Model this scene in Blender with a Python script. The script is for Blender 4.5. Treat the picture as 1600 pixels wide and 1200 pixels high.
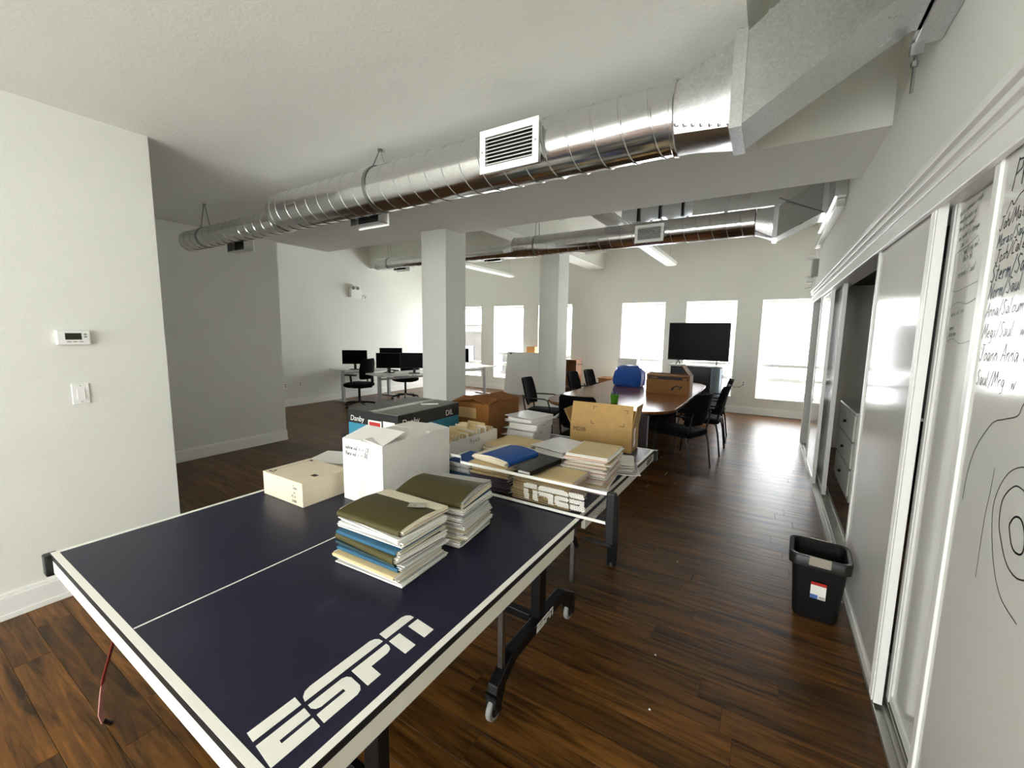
import bpy, bmesh, math, random
from mathutils import Matrix, Vector
random.seed(7)
for o in list(bpy.data.objects): bpy.data.objects.remove(o)
S = bpy.context.scene
C = S.collection
PI = math.pi
H = 1.596                                   # camera height
# ---------------------------------------------------------------- camera
def cam():
    yaw, pitch, roll = -0.54829, -0.12302, 0.014008
    fw = Vector((math.sin(yaw)*math.cos(pitch), math.cos(yaw)*math.cos(pitch), math.sin(pitch)))
    r = fw.cross(Vector((0, 0, 1))).normalized(); u = r.cross(fw)
    c, s = math.cos(roll), math.sin(roll)
    rr = c*r + s*u; uu = -s*r + c*u
    m = Matrix((rr, uu, -fw)).transposed().to_4x4(); m.translation = (0, 0, H)
    d = bpy.data.cameras.new('camera'); o = bpy.data.objects.new('camera', d); C.objects.link(o)
    d.sensor_width = 36; d.lens = 36*654.43/1600; d.clip_start = 0.05; d.clip_end = 300
    o.matrix_world = m; S.camera = o
cam()
# ---------------------------------------------------------------- world, exposure
SKY = 9.0
w = bpy.data.worlds.new('overcast_sky'); S.world = w; w.use_nodes = True
w.node_tree.nodes['Background'].inputs[0].default_value = (0.95, 0.98, 1.0, 1)
w.node_tree.nodes['Background'].inputs[1].default_value = SKY
vs = S.view_settings
vs.view_transform = 'Standard'; vs.look = 'None'; vs.gamma = 1; vs.use_curve_mapping = False
vs.exposure = 1.2
try:
    S.cycles.max_bounces = 10; S.cycles.diffuse_bounces = 6; S.cycles.glossy_bounces = 5
    S.cycles.transparent_max_bounces = 12; S.cycles.sample_clamp_indirect = 12
except Exception: pass
def portal(loc, rot, sx, sy):
    l = bpy.data.lights.new('window_portal', 'AREA'); l.shape = 'RECTANGLE'; l.size = sx; l.size_y = sy
    l.cycles.is_portal = True
    o = bpy.data.objects.new('window_portal', l); C.objects.link(o); o.location = loc; o.rotation_euler = rot
# room planes
X1, X2, X3, XR, YF, YB = -3.452, -5.90, -8.43, 0.499, 9.75, -3.2
Z1, Z2, T = 2.79, 3.62, 0.76
# ---------------------------------------------------------------- materials
def srgb(h):
    v = [int(h[i:i+2], 16)/255 for i in (0, 2, 4)]
    return tuple(c/12.92 if c <= .04045 else ((c+.055)/1.055)**2.4 for c in v) + (1,)
MATS = {}
def mat(name, col, rough=.6, metal=0, spec=.5, noise=None, bump=None, rand=0):
    """noise=(scale, amount): value mottling; bump=(scale, strength)"""
    if name in MATS: return MATS[name]
    m = bpy.data.materials.new(name); m.use_nodes = True; MATS[name] = m
    nt = m.node_tree; b = nt.nodes['Principled BSDF']
    c = srgb(col) if isinstance(col, str) else col
    b.inputs['Base Color'].default_value = c
    b.inputs['Roughness'].default_value = rough; b.inputs['Metallic'].default_value = metal
    b.inputs['Specular IOR Level'].default_value = spec
    tc = nt.nodes.new('ShaderNodeTexCoord')
    if noise or rand:
        hs = nt.nodes.new('ShaderNodeHueSaturation'); hs.inputs['Color'].default_value = c
        nt.links.new(hs.outputs[0], b.inputs['Base Color'])
        mr = nt.nodes.new('ShaderNodeMapRange')
        if noise:
            n = nt.nodes.new('ShaderNodeTexNoise'); n.inputs['Scale'].default_value = noise[0]; n.inputs['Detail'].default_value = 4
            nt.links.new(tc.outputs['Object'], n.inputs['Vector'])
            mr.inputs[1].default_value = .3; mr.inputs[2].default_value = .7
            mr.inputs[3].default_value = 1-noise[1]; mr.inputs[4].default_value = 1+noise[1]
            nt.links.new(n.outputs[0], mr.inputs[0])
        else:
            oi = nt.nodes.new('ShaderNodeObjectInfo'); nt.links.new(oi.outputs['Random'], mr.inputs[0])
            mr.inputs[3].default_value = 1-rand; mr.inputs[4].default_value = 1+rand
        nt.links.new(mr.outputs[0], hs.inputs['Value'])
    if bump:
        n2 = nt.nodes.new('ShaderNodeTexNoise'); n2.inputs['Scale'].default_value = bump[0]; n2.inputs['Detail'].default_value = 3
        nt.links.new(tc.outputs['Object'], n2.inputs['Vector'])
        bp = nt.nodes.new('ShaderNodeBump'); bp.inputs['Strength'].default_value = bump[1]; bp.inputs['Distance'].default_value = .01
        nt.links.new(n2.outputs[0], bp.inputs['Height']); nt.links.new(bp.outputs[0], b.inputs['Normal'])
    return m
WALL = mat('painted_wall', 'E2E2DA', .75, 0, .3, (2.0, .015), (180, .12))
CEIL = mat('painted_ceiling', 'DFDFD6', .85, 0, .2, (1.5, .02), (60, .1))
TRIM = mat('white_trim_paint', 'ECEBE6', .35)
BOARD = mat('whiteboard_laminate', 'DAD9D2', .12, 0, .6, (1.2, .03))
ALU = mat('aluminium', 'B9B8B0', .35, .85)
STEEL = mat('brushed_steel', '9A9A98', .3, 1)
BLACKP = mat('black_plastic', '0C0C0D', .42, 0, .4)
BLACKM = mat('black_powder_coat', '08080A', .38, 0, .4)
FABRIC = mat('black_fabric', '070708', .9, 0, .2)
SCREEN = mat('black_screen', '010101', .3, 0, .06)
WHITEP = mat('white_plastic', 'EDECE7', .4)
PAPER = mat('white_paper', 'EEECE6', .8, 0, .2, None, None, .04)
CREAMP = mat('cream_paper', 'E6DCC4', .8, 0, .2, None, None, .05)
MANILA = mat('manila_card', 'D9C294', .75, 0, .25, None, None, .06)
PINKP = mat('pink_paper', 'D9BDB4', .8, 0, .2, None, None, .05)
PURPLEP = mat('plum_card', '5B4A55', .8, 0, .2, None, None, .1)
OLIVE = mat('olive_hanging_folder', '49421F', .55, 0, .35, (30, .06))
BLUEF = mat('royal_blue_folder', '0E4A92', .5, 0, .3)
NAVYF = mat('teal_blue_folder', '2C5C78', .55, 0, .35)
TEALF = mat('dark_teal_folder', '1D3A3F', .55)
KRAFT = mat('kraft_cardboard', 'B8945E', .8, 0, .2, (25, .06))
KRAFTD = mat('brown_cardboard', '8A5A2C', .8, 0, .2, (20, .06))
WCARD = mat('white_cardboard', 'E9E7E1', .65, 0, .3, (8, .02))
CREAMC = mat('cream_carton', 'E3D6BC', .6, 0, .3, (14, .02))
TAPE = mat('packing_tape', 'C9A671', .2, 0, .5)
NAVY = mat('navy_table_top', '14162F', .38, 0, .4, (6, .12), (300, .03))
LINEW = mat('white_line_paint', 'F1EFE6', .5)
APRON = mat('cream_apron_paint', 'DAD7C8', .4)
BLACKL = mat('black_edge', '050506', .5)
INK = mat('black_ink', '111216', .6)
TEALINK = mat('teal_marker_ink', '14424F', .5)
GREYINK = mat('faded_marker_ink', '5B6468', .5)
GREEN = mat('lime_plastic', '55A61E', .4)
RED = mat('red_print', 'B3261B', .5)
TEALPR = mat('teal_print', '2E7E99', .5)
BLUEPR = mat('blue_print', '4E6DAE', .5)
def galv(name, scale, rough, amt):
    m = bpy.data.materials.new(name); m.use_nodes = True; nt = m.node_tree; b = nt.nodes['Principled BSDF']
    b.inputs['Metallic'].default_value = 1
    tc = nt.nodes.new('ShaderNodeTexCoord')
    v = nt.nodes.new('ShaderNodeTexVoronoi'); v.inputs['Scale'].default_value = scale
    nt.links.new(tc.outputs['Object'], v.inputs['Vector'])
    mr = nt.nodes.new('ShaderNodeMapRange'); nt.links.new(v.outputs['Color'], mr.inputs[0])
    mr.inputs[3].default_value = .66-amt; mr.inputs[4].default_value = .66+amt
    cb = nt.nodes.new('ShaderNodeCombineColor')
    for i in range(3): nt.links.new(mr.outputs[0], cb.inputs[i])
    nt.links.new(cb.outputs[0], b.inputs['Base Color'])
    n = nt.nodes.new('ShaderNodeTexNoise'); n.inputs['Scale'].default_value = 5; n.inputs['Detail'].default_value = 5
    nt.links.new(tc.outputs['Object'], n.inputs['Vector'])
    m2 = nt.nodes.new('ShaderNodeMapRange'); nt.links.new(n.outputs[0], m2.inputs[0])
    m2.inputs[3].default_value = rough*.6; m2.inputs[4].default_value = rough*1.5
    nt.links.new(m2.outputs[0], b.inputs['Roughness'])
    return m
GALV = galv('spiral_duct_steel', 60, .17, .04)
GALVR = galv('galvanised_sheet', 110, .30, .07)
def wood(name, c0, c1, rough, scale, rnd=True, axis=0, spec=.5):
    m = bpy.data.materials.new(name); m.use_nodes = True; nt = m.node_tree; b = nt.nodes['Principled BSDF']
    b.inputs['Roughness'].default_value = rough; b.inputs['Specular IOR Level'].default_value = spec
    ge = nt.nodes.new('ShaderNodeNewGeometry'); oi = nt.nodes.new('ShaderNodeObjectInfo')
    add = nt.nodes.new('ShaderNodeMath'); nt.links.new(ge.outputs['Random Per Island'], add.inputs[0]); nt.links.new(oi.outputs['Random'], add.inputs[1])
    fr = nt.nodes.new('ShaderNodeMath'); fr.operation = 'FRACT'; nt.links.new(add.outputs[0], fr.inputs[0])
    mp = nt.nodes.new('ShaderNodeMapping'); nt.links.new(ge.outputs['Position'], mp.inputs['Vector'])
    sc = [scale*13]*3; sc[axis] = scale; mp.inputs['Scale'].default_value = sc
    off = nt.nodes.new('ShaderNodeVectorMath'); off.operation = 'SCALE'; off.inputs[0].default_value = (17, 31, 23)
    nt.links.new(fr.outputs[0], off.inputs['Scale']); nt.links.new(off.outputs[0], mp.inputs['Location'])
    n = nt.nodes.new('ShaderNodeTexNoise'); n.inputs['Scale'].default_value = 1.6; n.inputs['Detail'].default_value = 7
    n.inputs['Roughness'].default_value = .62; n.inputs['Distortion'].default_value = .9
    nt.links.new(mp.outputs[0], n.inputs['Vector'])
    cr = nt.nodes.new('ShaderNodeValToRGB'); cr.color_ramp.elements[0].position = .34; cr.color_ramp.elements[1].position = .70
    cr.color_ramp.elements[0].color = srgb(c0); cr.color_ramp.elements[1].color = srgb(c1)
    nt.links.new(n.outputs[0], cr.inputs[0])
    hs = nt.nodes.new('ShaderNodeHueSaturation'); nt.links.new(cr.outputs[0], hs.inputs['Color'])
    mr = nt.nodes.new('ShaderNodeMapRange'); nt.links.new(fr.outputs[0], mr.inputs[0])
    mr.inputs[3].default_value = .68; mr.inputs[4].default_value = 1.35
    if rnd: nt.links.new(mr.outputs[0], hs.inputs['Value'])
    nt.links.new(hs.outputs[0], b.inputs['Base Color'])
    bp = nt.nodes.new('ShaderNodeBump'); bp.inputs['Strength'].default_value = .12; bp.inputs['Distance'].default_value = .004
    nt.links.new(n.outputs[0], bp.inputs['Height']); nt.links.new(bp.outputs[0], b.inputs['Normal'])
    return m
FLOORW = wood('walnut_floor_planks', '221302', '754C1F', .36, 1.3, True, 0, .22)
CONFW = wood('cherry_veneer', '6E3D21', '9C663B', .2, 1.2, False, 1)
SHELFW = wood('oak_veneer', '7A4A22', 'A06A38', .5, 2, False, 2)
def glassmat(name, tr, tint=(1, 1, 1, 1)):
    m = bpy.data.materials.new(name); m.use_nodes = True; nt = m.node_tree
    nt.nodes.remove(nt.nodes['Principled BSDF']); out = nt.nodes['Material Output']
    t = nt.nodes.new('ShaderNodeBsdfTransparent'); t.inputs[0].default_value = tint
    g = nt.nodes.new('ShaderNodeBsdfGlossy'); g.inputs['Roughness'].default_value = .03
    mx = nt.nodes.new('ShaderNodeMixShader'); mx.inputs[0].default_value = tr
    nt.links.new(t.outputs[0], mx.inputs[1]); nt.links.new(g.outputs[0], mx.inputs[2]); nt.links.new(mx.outputs[0], out.inputs[0])
    return m
GLASS = glassmat('window_glass', .06)
def sheer(name):
    m = bpy.data.materials.new(name); m.use_nodes = True; nt = m.node_tree
    nt.nodes.remove(nt.nodes['Principled BSDF']); out = nt.nodes['Material Output']
    t = nt.nodes.new('ShaderNodeBsdfTransparent'); d = nt.nodes.new('ShaderNodeBsdfTranslucent'); d.inputs[0].default_value = (.9, .9, .9, 1)
    f = nt.nodes.new('ShaderNodeBsdfDiffuse'); f.inputs[0].default_value = (.8, .8, .8, 1)
    m1 = nt.nodes.new('ShaderNodeMixShader'); m1.inputs[0].default_value = .4
    nt.links.new(d.outputs[0], m1.inputs[1]); nt.links.new(f.outputs[0], m1.inputs[2])
    m2 = nt.nodes.new('ShaderNodeMixShader'); m2.inputs[0].default_value = .45
    nt.links.new(t.outputs[0], m2.inputs[1]); nt.links.new(m1.outputs[0], m2.inputs[2]); nt.links.new(m2.outputs[0], out.inputs[0])
    return m
SHEER = sheer('sheer_blind_cloth')
BAG = glassmat('blue_poly_bag', .12, srgb('1160C0'))
nt = BAG.node_tree
p = nt.nodes.new('ShaderNodeBsdfPrincipled'); p.inputs['Base Color'].default_value = srgb('0C55B4'); p.inputs['Roughness'].default_value = .16
nt.links.new(p.outputs[0], nt.nodes['Material Output'].inputs[0])
n_ = nt.nodes.new('ShaderNodeTexNoise'); n_.inputs['Scale'].default_value = 14; n_.inputs['Detail'].default_value = 4; n_.inputs['Distortion'].default_value = 1.5
b_ = nt.nodes.new('ShaderNodeBump'); b_.inputs['Strength'].default_value = .9; b_.inputs['Distance'].default_value = .03
nt.links.new(n_.outputs[0], b_.inputs['Height']); nt.links.new(b_.outputs[0], p.inputs['Normal'])
# ---------------------------------------------------------------- mesh builder
class MB:
    def __init__(s): s.v = []; s.f = []
    def add(s, vs, fs):
        n = len(s.v); s.v += [tuple(v) for v in vs]; s.f += [tuple(i+n for i in f) for f in fs]; return s
    def box(s, x0, x1, y0, y1, z0, z1, M=None):
        vs = [Vector((x, y, z)) for x in (x0, x1) for y in (y0, y1) for z in (z0, z1)]
        if M: vs = [M @ v for v in vs]
        return s.add(vs, [(0, 1, 3, 2), (4, 6, 7, 5), (0, 4, 5, 1), (2, 3, 7, 6), (0, 2, 6, 4), (1, 5, 7, 3)])
    def hexa(s, vs): return s.add(vs, [(0, 1, 3, 2), (4, 6, 7, 5), (0, 4, 5, 1), (2, 3, 7, 6), (0, 2, 6, 4), (1, 5, 7, 3)])
    def cyl(s, p0, p1, r0, r1=None, n=12, cap=True):
        r1 = r0 if r1 is None else r1
        p0, p1 = Vector(p0), Vector(p1); d = (p1-p0).normalized()
        a = d.orthogonal().normalized(); b = d.cross(a)
        vs = [p0+(a*math.cos(t)+b*math.sin(t))*r0 for t in [2*PI*i/n for i in range(n)]] + [p1+(a*math.cos(t)+b*math.sin(t))*r1 for t in [2*PI*i/n for i in range(n)]]
        fs = [(i, (i+1) % n, n+(i+1) % n, n+i) for i in range(n)]
        if cap: fs += [tuple(range(n-1, -1, -1)), tuple(range(n, 2*n))]
        return s.add(vs, fs)
    def tube(s, pts, r, n=8, flat=None):
        pts = [Vector(p) for p in pts]; rings = []; up = None
        for i, p in enumerate(pts):
            d = (pts[min(i+1, len(pts)-1)]-pts[max(i-1, 0)]).normalized()
            if up is None: up = d.orthogonal().normalized()
            up = (up-d*up.dot(d)).normalized(); b = d.cross(up)
            rings.append([p+up*math.cos(2*PI*k/n)*r+b*math.sin(2*PI*k/n)*(flat or r) for k in range(n)])
        vs = [v for q in rings for v in q]; m = len(rings)
        fs = [(i*n+k, i*n+(k+1) % n, (i+1)*n+(k+1) % n, (i+1)*n+k) for i in range(m-1) for k in range(n)]
        fs += [tuple(range(n-1, -1, -1)), tuple(range((m-1)*n, m*n))]
        return s.add(vs, fs)
    def prism(s, poly, z0, z1, M=None):
        n = len(poly); vs = [Vector((x, y, z0)) for x, y in poly]+[Vector((x, y, z1)) for x, y in poly]
        if M: vs = [M @ v for v in vs]
        return s.add(vs, [tuple(range(n-1, -1, -1)), tuple(range(n, 2*n))]+[(i, (i+1) % n, n+(i+1) % n, n+i) for i in range(n)])
    def loft(s, rings, closed=True, cap=True):
        n = len(rings[0]); vs = [v for r in rings for v in r]; m = len(rings)
        kk = n if closed else n-1
        fs = [(i*n+k, i*n+(k+1) % n, (i+1)*n+(k+1) % n, (i+1)*n+k) for i in range(m-1) for k in range(kk)]
        if cap and closed: fs += [tuple(range(n-1, -1, -1)), tuple(range((m-1)*n, m*n))]
        return s.add(vs, fs)
    def mesh(s, name, m=None, smooth=None):
        me = bpy.data.meshes.new(name); me.from_pydata(s.v, [], s.f)
        bm = bmesh.new(); bm.from_mesh(me); bmesh.ops.recalc_face_normals(bm, faces=bm.faces); bm.to_mesh(me); bm.free()
        if m: me.materials.append(m)
        if smooth is not None:
            me.polygons.foreach_set('use_smooth', [True]*len(me.polygons)); me.set_sharp_from_angle(angle=math.radians(smooth))
        return me
def link(name, me, parent=None, bev=0, seg=2):
    o = bpy.data.objects.new(name, me); C.objects.link(o)
    if parent: o.parent = parent
    if bev:
        b = o.modifiers.new('bevel', 'BEVEL'); b.width = bev; b.segments = seg; b.limit_method = 'ANGLE'; b.angle_limit = math.radians(40)
    return o
def part(name, mb, m, parent=None, bev=0, smooth=None, label=None, seg=2):
    o = link(name, mb.mesh(name, m, smooth), parent, bev, seg)
    if label: o['label'] = label
    return o
def tag(o, label, cat, group=None):
    o['label'] = label; o['category'] = cat
    if group: o['group'] = group
    return o
def thing(name, label, cat, loc=(0, 0, 0), rz=0, group=None):
    o = bpy.data.objects.new(name, None); C.objects.link(o); o.empty_display_size = .05
    o.location = loc; o.rotation_euler = (0, 0, rz)
    return tag(o, label, cat, group)
def struct(name, mb, m, parent=None, bev=0, smooth=None, label=None):
    o = part(name, mb, m, parent, bev, smooth)
    if not parent: o['kind'] = 'structure'
    if label: o['label'] = label
    return o
def sroot(name, label):
    o = bpy.data.objects.new(name, None); C.objects.link(o); o['kind'] = 'structure'; o['label'] = label; return o
def dup(root, loc, rz, label=None, group=None):
    r = root.copy(); C.objects.link(r); r.location = loc; r.rotation_euler = (0, 0, rz)
    if label: r['label'] = label
    if group: r['group'] = group
    for ch in list(root.children):
        c = ch.copy(); C.objects.link(c); c.parent = r
        for g in ch.children:
            d = g.copy(); C.objects.link(d); d.parent = c
    return r
def textmesh(txt, size, m, name, parent, M, shear=0, thick=.0004, sx=1):
    cu = bpy.data.curves.new('txt', 'FONT'); cu.body = txt; cu.size = size; cu.shear = shear; cu.extrude = thick
    cu.resolution_u = 3
    o = bpy.data.objects.new('txt', cu); C.objects.link(o)
    dg = bpy.context.evaluated_depsgraph_get(); dg.update()
    me = bpy.data.meshes.new_from_object(o.evaluated_get(dg)); bpy.data.objects.remove(o)
    me.transform(Matrix.Diagonal((sx, 1, 1, 1))); me.transform(M); me.materials.clear(); me.materials.append(m)
    return link(name, me, parent)
def frame3(o, xa, ya):
    """matrix with origin o, x axis xa, y axis ya"""
    xa, ya = Vector(xa).normalized(), Vector(ya).normalized(); za = xa.cross(ya)
    m = Matrix((xa, ya, za)).transposed().to_4x4(); m.translation = o; return m
# ================================================================ SETTING
def project(x, y, z):
    cm = S.camera.matrix_world.inverted() @ Vector((x, y, z))
    if cm.z > -.1: return None
    return 800+654.43*cm.x/-cm.z, 600-654.43*cm.y/-cm.z
bpy.context.view_layer.update()
fl = struct('floor', MB().box(-8.6, 2.7, YB-.3, 10.1, -.08, -.012), BLACKL, label='dark walnut plank floor')
PW, PL = .13, 1.22
def plank_mesh():
    a, b, g, c = PL/2, PW/2, .0005, .0012
    m = MB(); ring = lambda i, z: [Vector((-a+i, -b+i, z)), Vector((a-i, -b+i, z)), Vector((a-i, b-i, z)), Vector((-a+i, b-i, z))]
    m.loft([ring(g, -.0115), ring(g, -c), ring(g+c, 0)]); return m
pmesh = plank_mesh().mesh('plank', FLOORW)
cells = []; r = random.Random(3); row = 0; y = YB
while y < 9.75:
    x = -8.43-r.random()*PL
    while x < 2.6:
        cx, cy = x+PL/2, y+PW/2
        vis = 0
        for sx in (-.5, 0, .5):
            q = project(cx+sx*PL, cy, 0)
            if q and -80 < q[0] < 1680 and 400 < q[1] < 1260: vis = 1
        if cx > 1.1 or (cy < 1.1 and cx < X1-.5) or (cx < X2-.5 and cy < 3.3): vis = 0
        cells.append((vis, math.hypot(cx, cy), cx, cy)); x += PL
    y += PW; row += 1
cells.sort(key=lambda c: (-c[0], c[1]))
for v, d, cx, cy in cells[:300]:
    o = link('plank', pmesh, fl); o.location = (cx, cy, 0)
m = MB()
for v, d, cx, cy in cells[300:]:
    a, b = PL/2-.0009, PW/2-.0009
    m.box(cx-a, cx+a, cy-b, cy+b, -.0115, -.0003)
o = part('distant_planks', m, FLOORW, fl); o['kind'] = 'stuff'
WT = .12
struct('wall_left_near', MB().box(X1-WT, X1, YB, 1.19, 0, Z1), WALL, label='off-white wall with thermostat and light switch')
struct('wall_left_return', MB().box(X2, X1-WT, 1.07, 1.19, 0, Z1), WALL)
struct('wall_left_middle', MB().box(X2-WT, X2, 1.07, 3.38, 0, Z2), WALL, label='shaded off-white wall past the near corner')
struct('wall_left_middle_return', MB().box(X3, X2-WT, 3.26, 3.38, 0, Z2), WALL)
struct('wall_left_far', MB().box(X3-WT, X3, 3.26, YF, 0, Z2), WALL, label='bright off-white wall behind the desks')
# far wall with window openings
WZ0, WZ1 = .32, 2.30
wins = [(-7.95, -7.0), (-6.57, -5.63), (-5.18, -4.24), (-2.98, -2.02), (-1.577, -.618), (-.173, .78)]
def wall_open(x0, x1, y0, y1, openings, z0, z1):
    m = MB(); m.box(x0, x1, y0, y1, 0, z0); m.box(x0, x1, y0, y1, z1, Z2); e = [x0]
    for a, b in openings: e += [a, b]
    e.append(x1)
    for i in range(0, len(e), 2): m.box(e[i], e[i+1], y0, y1, z0, z1)
    return m
struct('wall_far', wall_open(X3-WT, 2.6, YF, YF+.3, wins, WZ0, WZ1), WALL, label='off-white far wall pierced by tall windows')
bwins = [(-3.2, -2.15), (-1.8, -.75), (-.4, .35)]
struct('wall_back', wall_open(X1-WT, XR+.8, YB-.3, YB, bwins, .3, 2.42), WALL)
where = ['beside the near white column', 'behind the leaning whiteboard', 'just right of the far white column', 'behind the stacked white boxes', 'behind the television', 'beside the sliding doors']
def window(n, x0, x1, yw, z0, z1, out, blind, wh):
    zb = 1.03 if n != 1 else 1.80
    r = sroot('window_%d' % n, 'tall white-framed window ' + wh)
    y0 = yw+out*.2; y1 = yw+out*.26; yy = (min(y0, y1), max(y0, y1))
    m = MB(); t = .05
    m.box(x0, x0+t, *yy, z0, z1); m.box(x1-t, x1, *yy, z0, z1); m.box(x0+t, x1-t, *yy, z1-t, z1); m.box(x0+t, x1-t, *yy, z0, z0+.09)
    part('window_frame', m, TRIM, r, .004)
    part('window_rail', MB().box(x0+t, x1-t, *yy, .67, .75), TRIM, r, .004)
    yc = (y0+y1)/2
    part('pane', MB().box(x0+t, x1-t, yc-.004, yc+.004, .75, z1-t), GLASS, r)
    part('pane', MB().box(x0+t, x1-t, yc-.004, yc+.004, z0+.09, .67), GLASS, r)
    m = MB(); ys = sorted((yw-out*.012, yw+out*.2)); m.box(x0+.001, x1-.001, ys[0], ys[1], z0-.002, z0+.022)
    part('window_sill', m, TRIM, r, .004)
    portal(((x0+x1)/2, yw+out*.31, (z0+z1)/2), (-PI/2*out, 0, 0), x1-x0, z1-z0)
    if blind:
        b = thing('roller_blind', 'sheer white roller blind on the window ' + wh, 'blind', ((x0+x1)/2, yw+.14, z1), 0, 'roller blinds')
        hw = (x1-x0)/2-.03
        part('blind_cloth', MB().box(-hw, hw, -.001, .001, -(z1-zb), -.05), SHEER, b)
        part('blind_roller', MB().cyl((-hw, 0, -.04), (hw, 0, -.04), .028, n=14), TRIM, b, 0, 40)
        part('bottom_bar', MB().box(-hw, hw, -.008, .008, -(z1-zb+.06), -(z1-zb)), TRIM, b, .003)
for i, (a, b) in enumerate(wins): window(i+1, a, b, YF, WZ0, WZ1, 1, True, where[i])
for i, (a, b) in enumerate(bwins): window(7+i, a, b, YB, .3, 2.42, -1, False, 'in the back wall')
# right side: wall above sliding doors, closet shell
struct('wall_right', MB().box(XR, XR+.12, YB, 7.6, 2.15, Z2).box(XR, XR+.12, YB, .35, 0, 2.15), WALL, label='grey-white wall above the sliding closet doors')
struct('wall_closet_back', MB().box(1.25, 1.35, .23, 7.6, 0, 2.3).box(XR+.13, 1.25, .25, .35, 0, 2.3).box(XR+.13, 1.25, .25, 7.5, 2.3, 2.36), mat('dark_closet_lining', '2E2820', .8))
struct('wall_closet_end', MB().box(XR, 2.6, 7.5, 7.62, 0, 2.15).box(XR+.12, 2.6, 7.5, 7.62, 2.15, Z2), WALL, label='beige end wall of the closet near the far window')
struct('wall_right_far', MB().box(2.6, 2.72, 7.5, YF+.3, 0, Z2), WALL)
# ceilings
struct('ceiling_low', MB().box(-5.95, -.165, YB-.3, 4.2, Z1, Z2).box(-.165, XR, 3.28, 4.2, Z1, Z2), CEIL, label='flat off-white lower ceiling around the near duct')
struct('ceiling_high', MB().box(X3-.2, 2.75, YB-.4, YF+.4, Z2, Z2+.1), CEIL)
struct('ceiling_beam', MB().box(-3.80, -3.42, 4.2, YF, 3.10, Z2), CEIL, label='white ceiling beam above the far column')
struct('ceiling_cross_beam', MB().box(X3, -3.80, 7.1, 7.5, 3.08, Z2), CEIL)
struct('wall_column_near', MB().box(-3.72, -3.335, 3.92, 4.198, 0, Z1).box(-3.72, -3.335, 4.199, 4.30, 0, Z1+.3), WALL, None, 0, None, 'near square white column standing under the ceiling edge')
struct('wall_column_far', MB().box(-3.72, -3.335, 7.03, 7.46, 0, 3.1), WALL, None, 0, None, 'far square white column by the conference table')
# baseboards
def baseboard(name, segs, label=None):
    m = MB()
    for ax, c, a, b, dr in segs:        # ax 'x': wall plane x=c, from y a..b ; dr = +1/-1 direction into the room
        for t, z0, z1 in ((.022, 0, .03), (.016, .03, .125), (.010, .125, .145)):
            q = sorted((c, c+dr*t))
            if ax == 'x': m.box(q[0], q[1], a, b, z0, z1)
            else: m.box(a, b, q[0], q[1], z0, z1)
    struct(name, m, TRIM, None, .002, None, label)
baseboard('baseboard_left_near', [('x', X1, YB, 1.19, 1), ('y', 1.19, X2, X1, 1)])
baseboard('baseboard_left_middle', [('x', X2, 1.215, 3.38, 1), ('y', 3.38, X3, X2, 1)])
baseboard('baseboard_left_far', [('x', X3, 3.4, YF, 1)])
baseboard('baseboard_far', [('y', YF, X3+.025, 2.58, -1)])
# header trim over the sliding doors: stacked mouldings
m = MB()
for x0, z0, z1 in ((.478, 2.075, 2.15), (.470, 2.15, 2.172), (.484, 2.172, 2.19), (.462, 2.19, 2.214), (.476, 2.214, 2.226), (.452, 2.226, 2.255)):
    m.box(x0, XR-.0005, .2, 7.62, z0, z1)
struct('trim_1', m, TRIM, None, .003, None, 'white stepped moulding along the top of the closet doors')
m = MB().box(.497, .640, .36, 7.49, 0, .004)
for x in (.497, .532, .552, .618): m.box(x, x+.005, .36, 7.49, .004, .02)
struct('trim_2', m, ALU, None, 0, None, 'aluminium floor track of the closet doors')
m = MB().box(.4995, .640, .36, 7.49, 2.095, 2.145)
struct('trim_3', m, TRIM)
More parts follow.
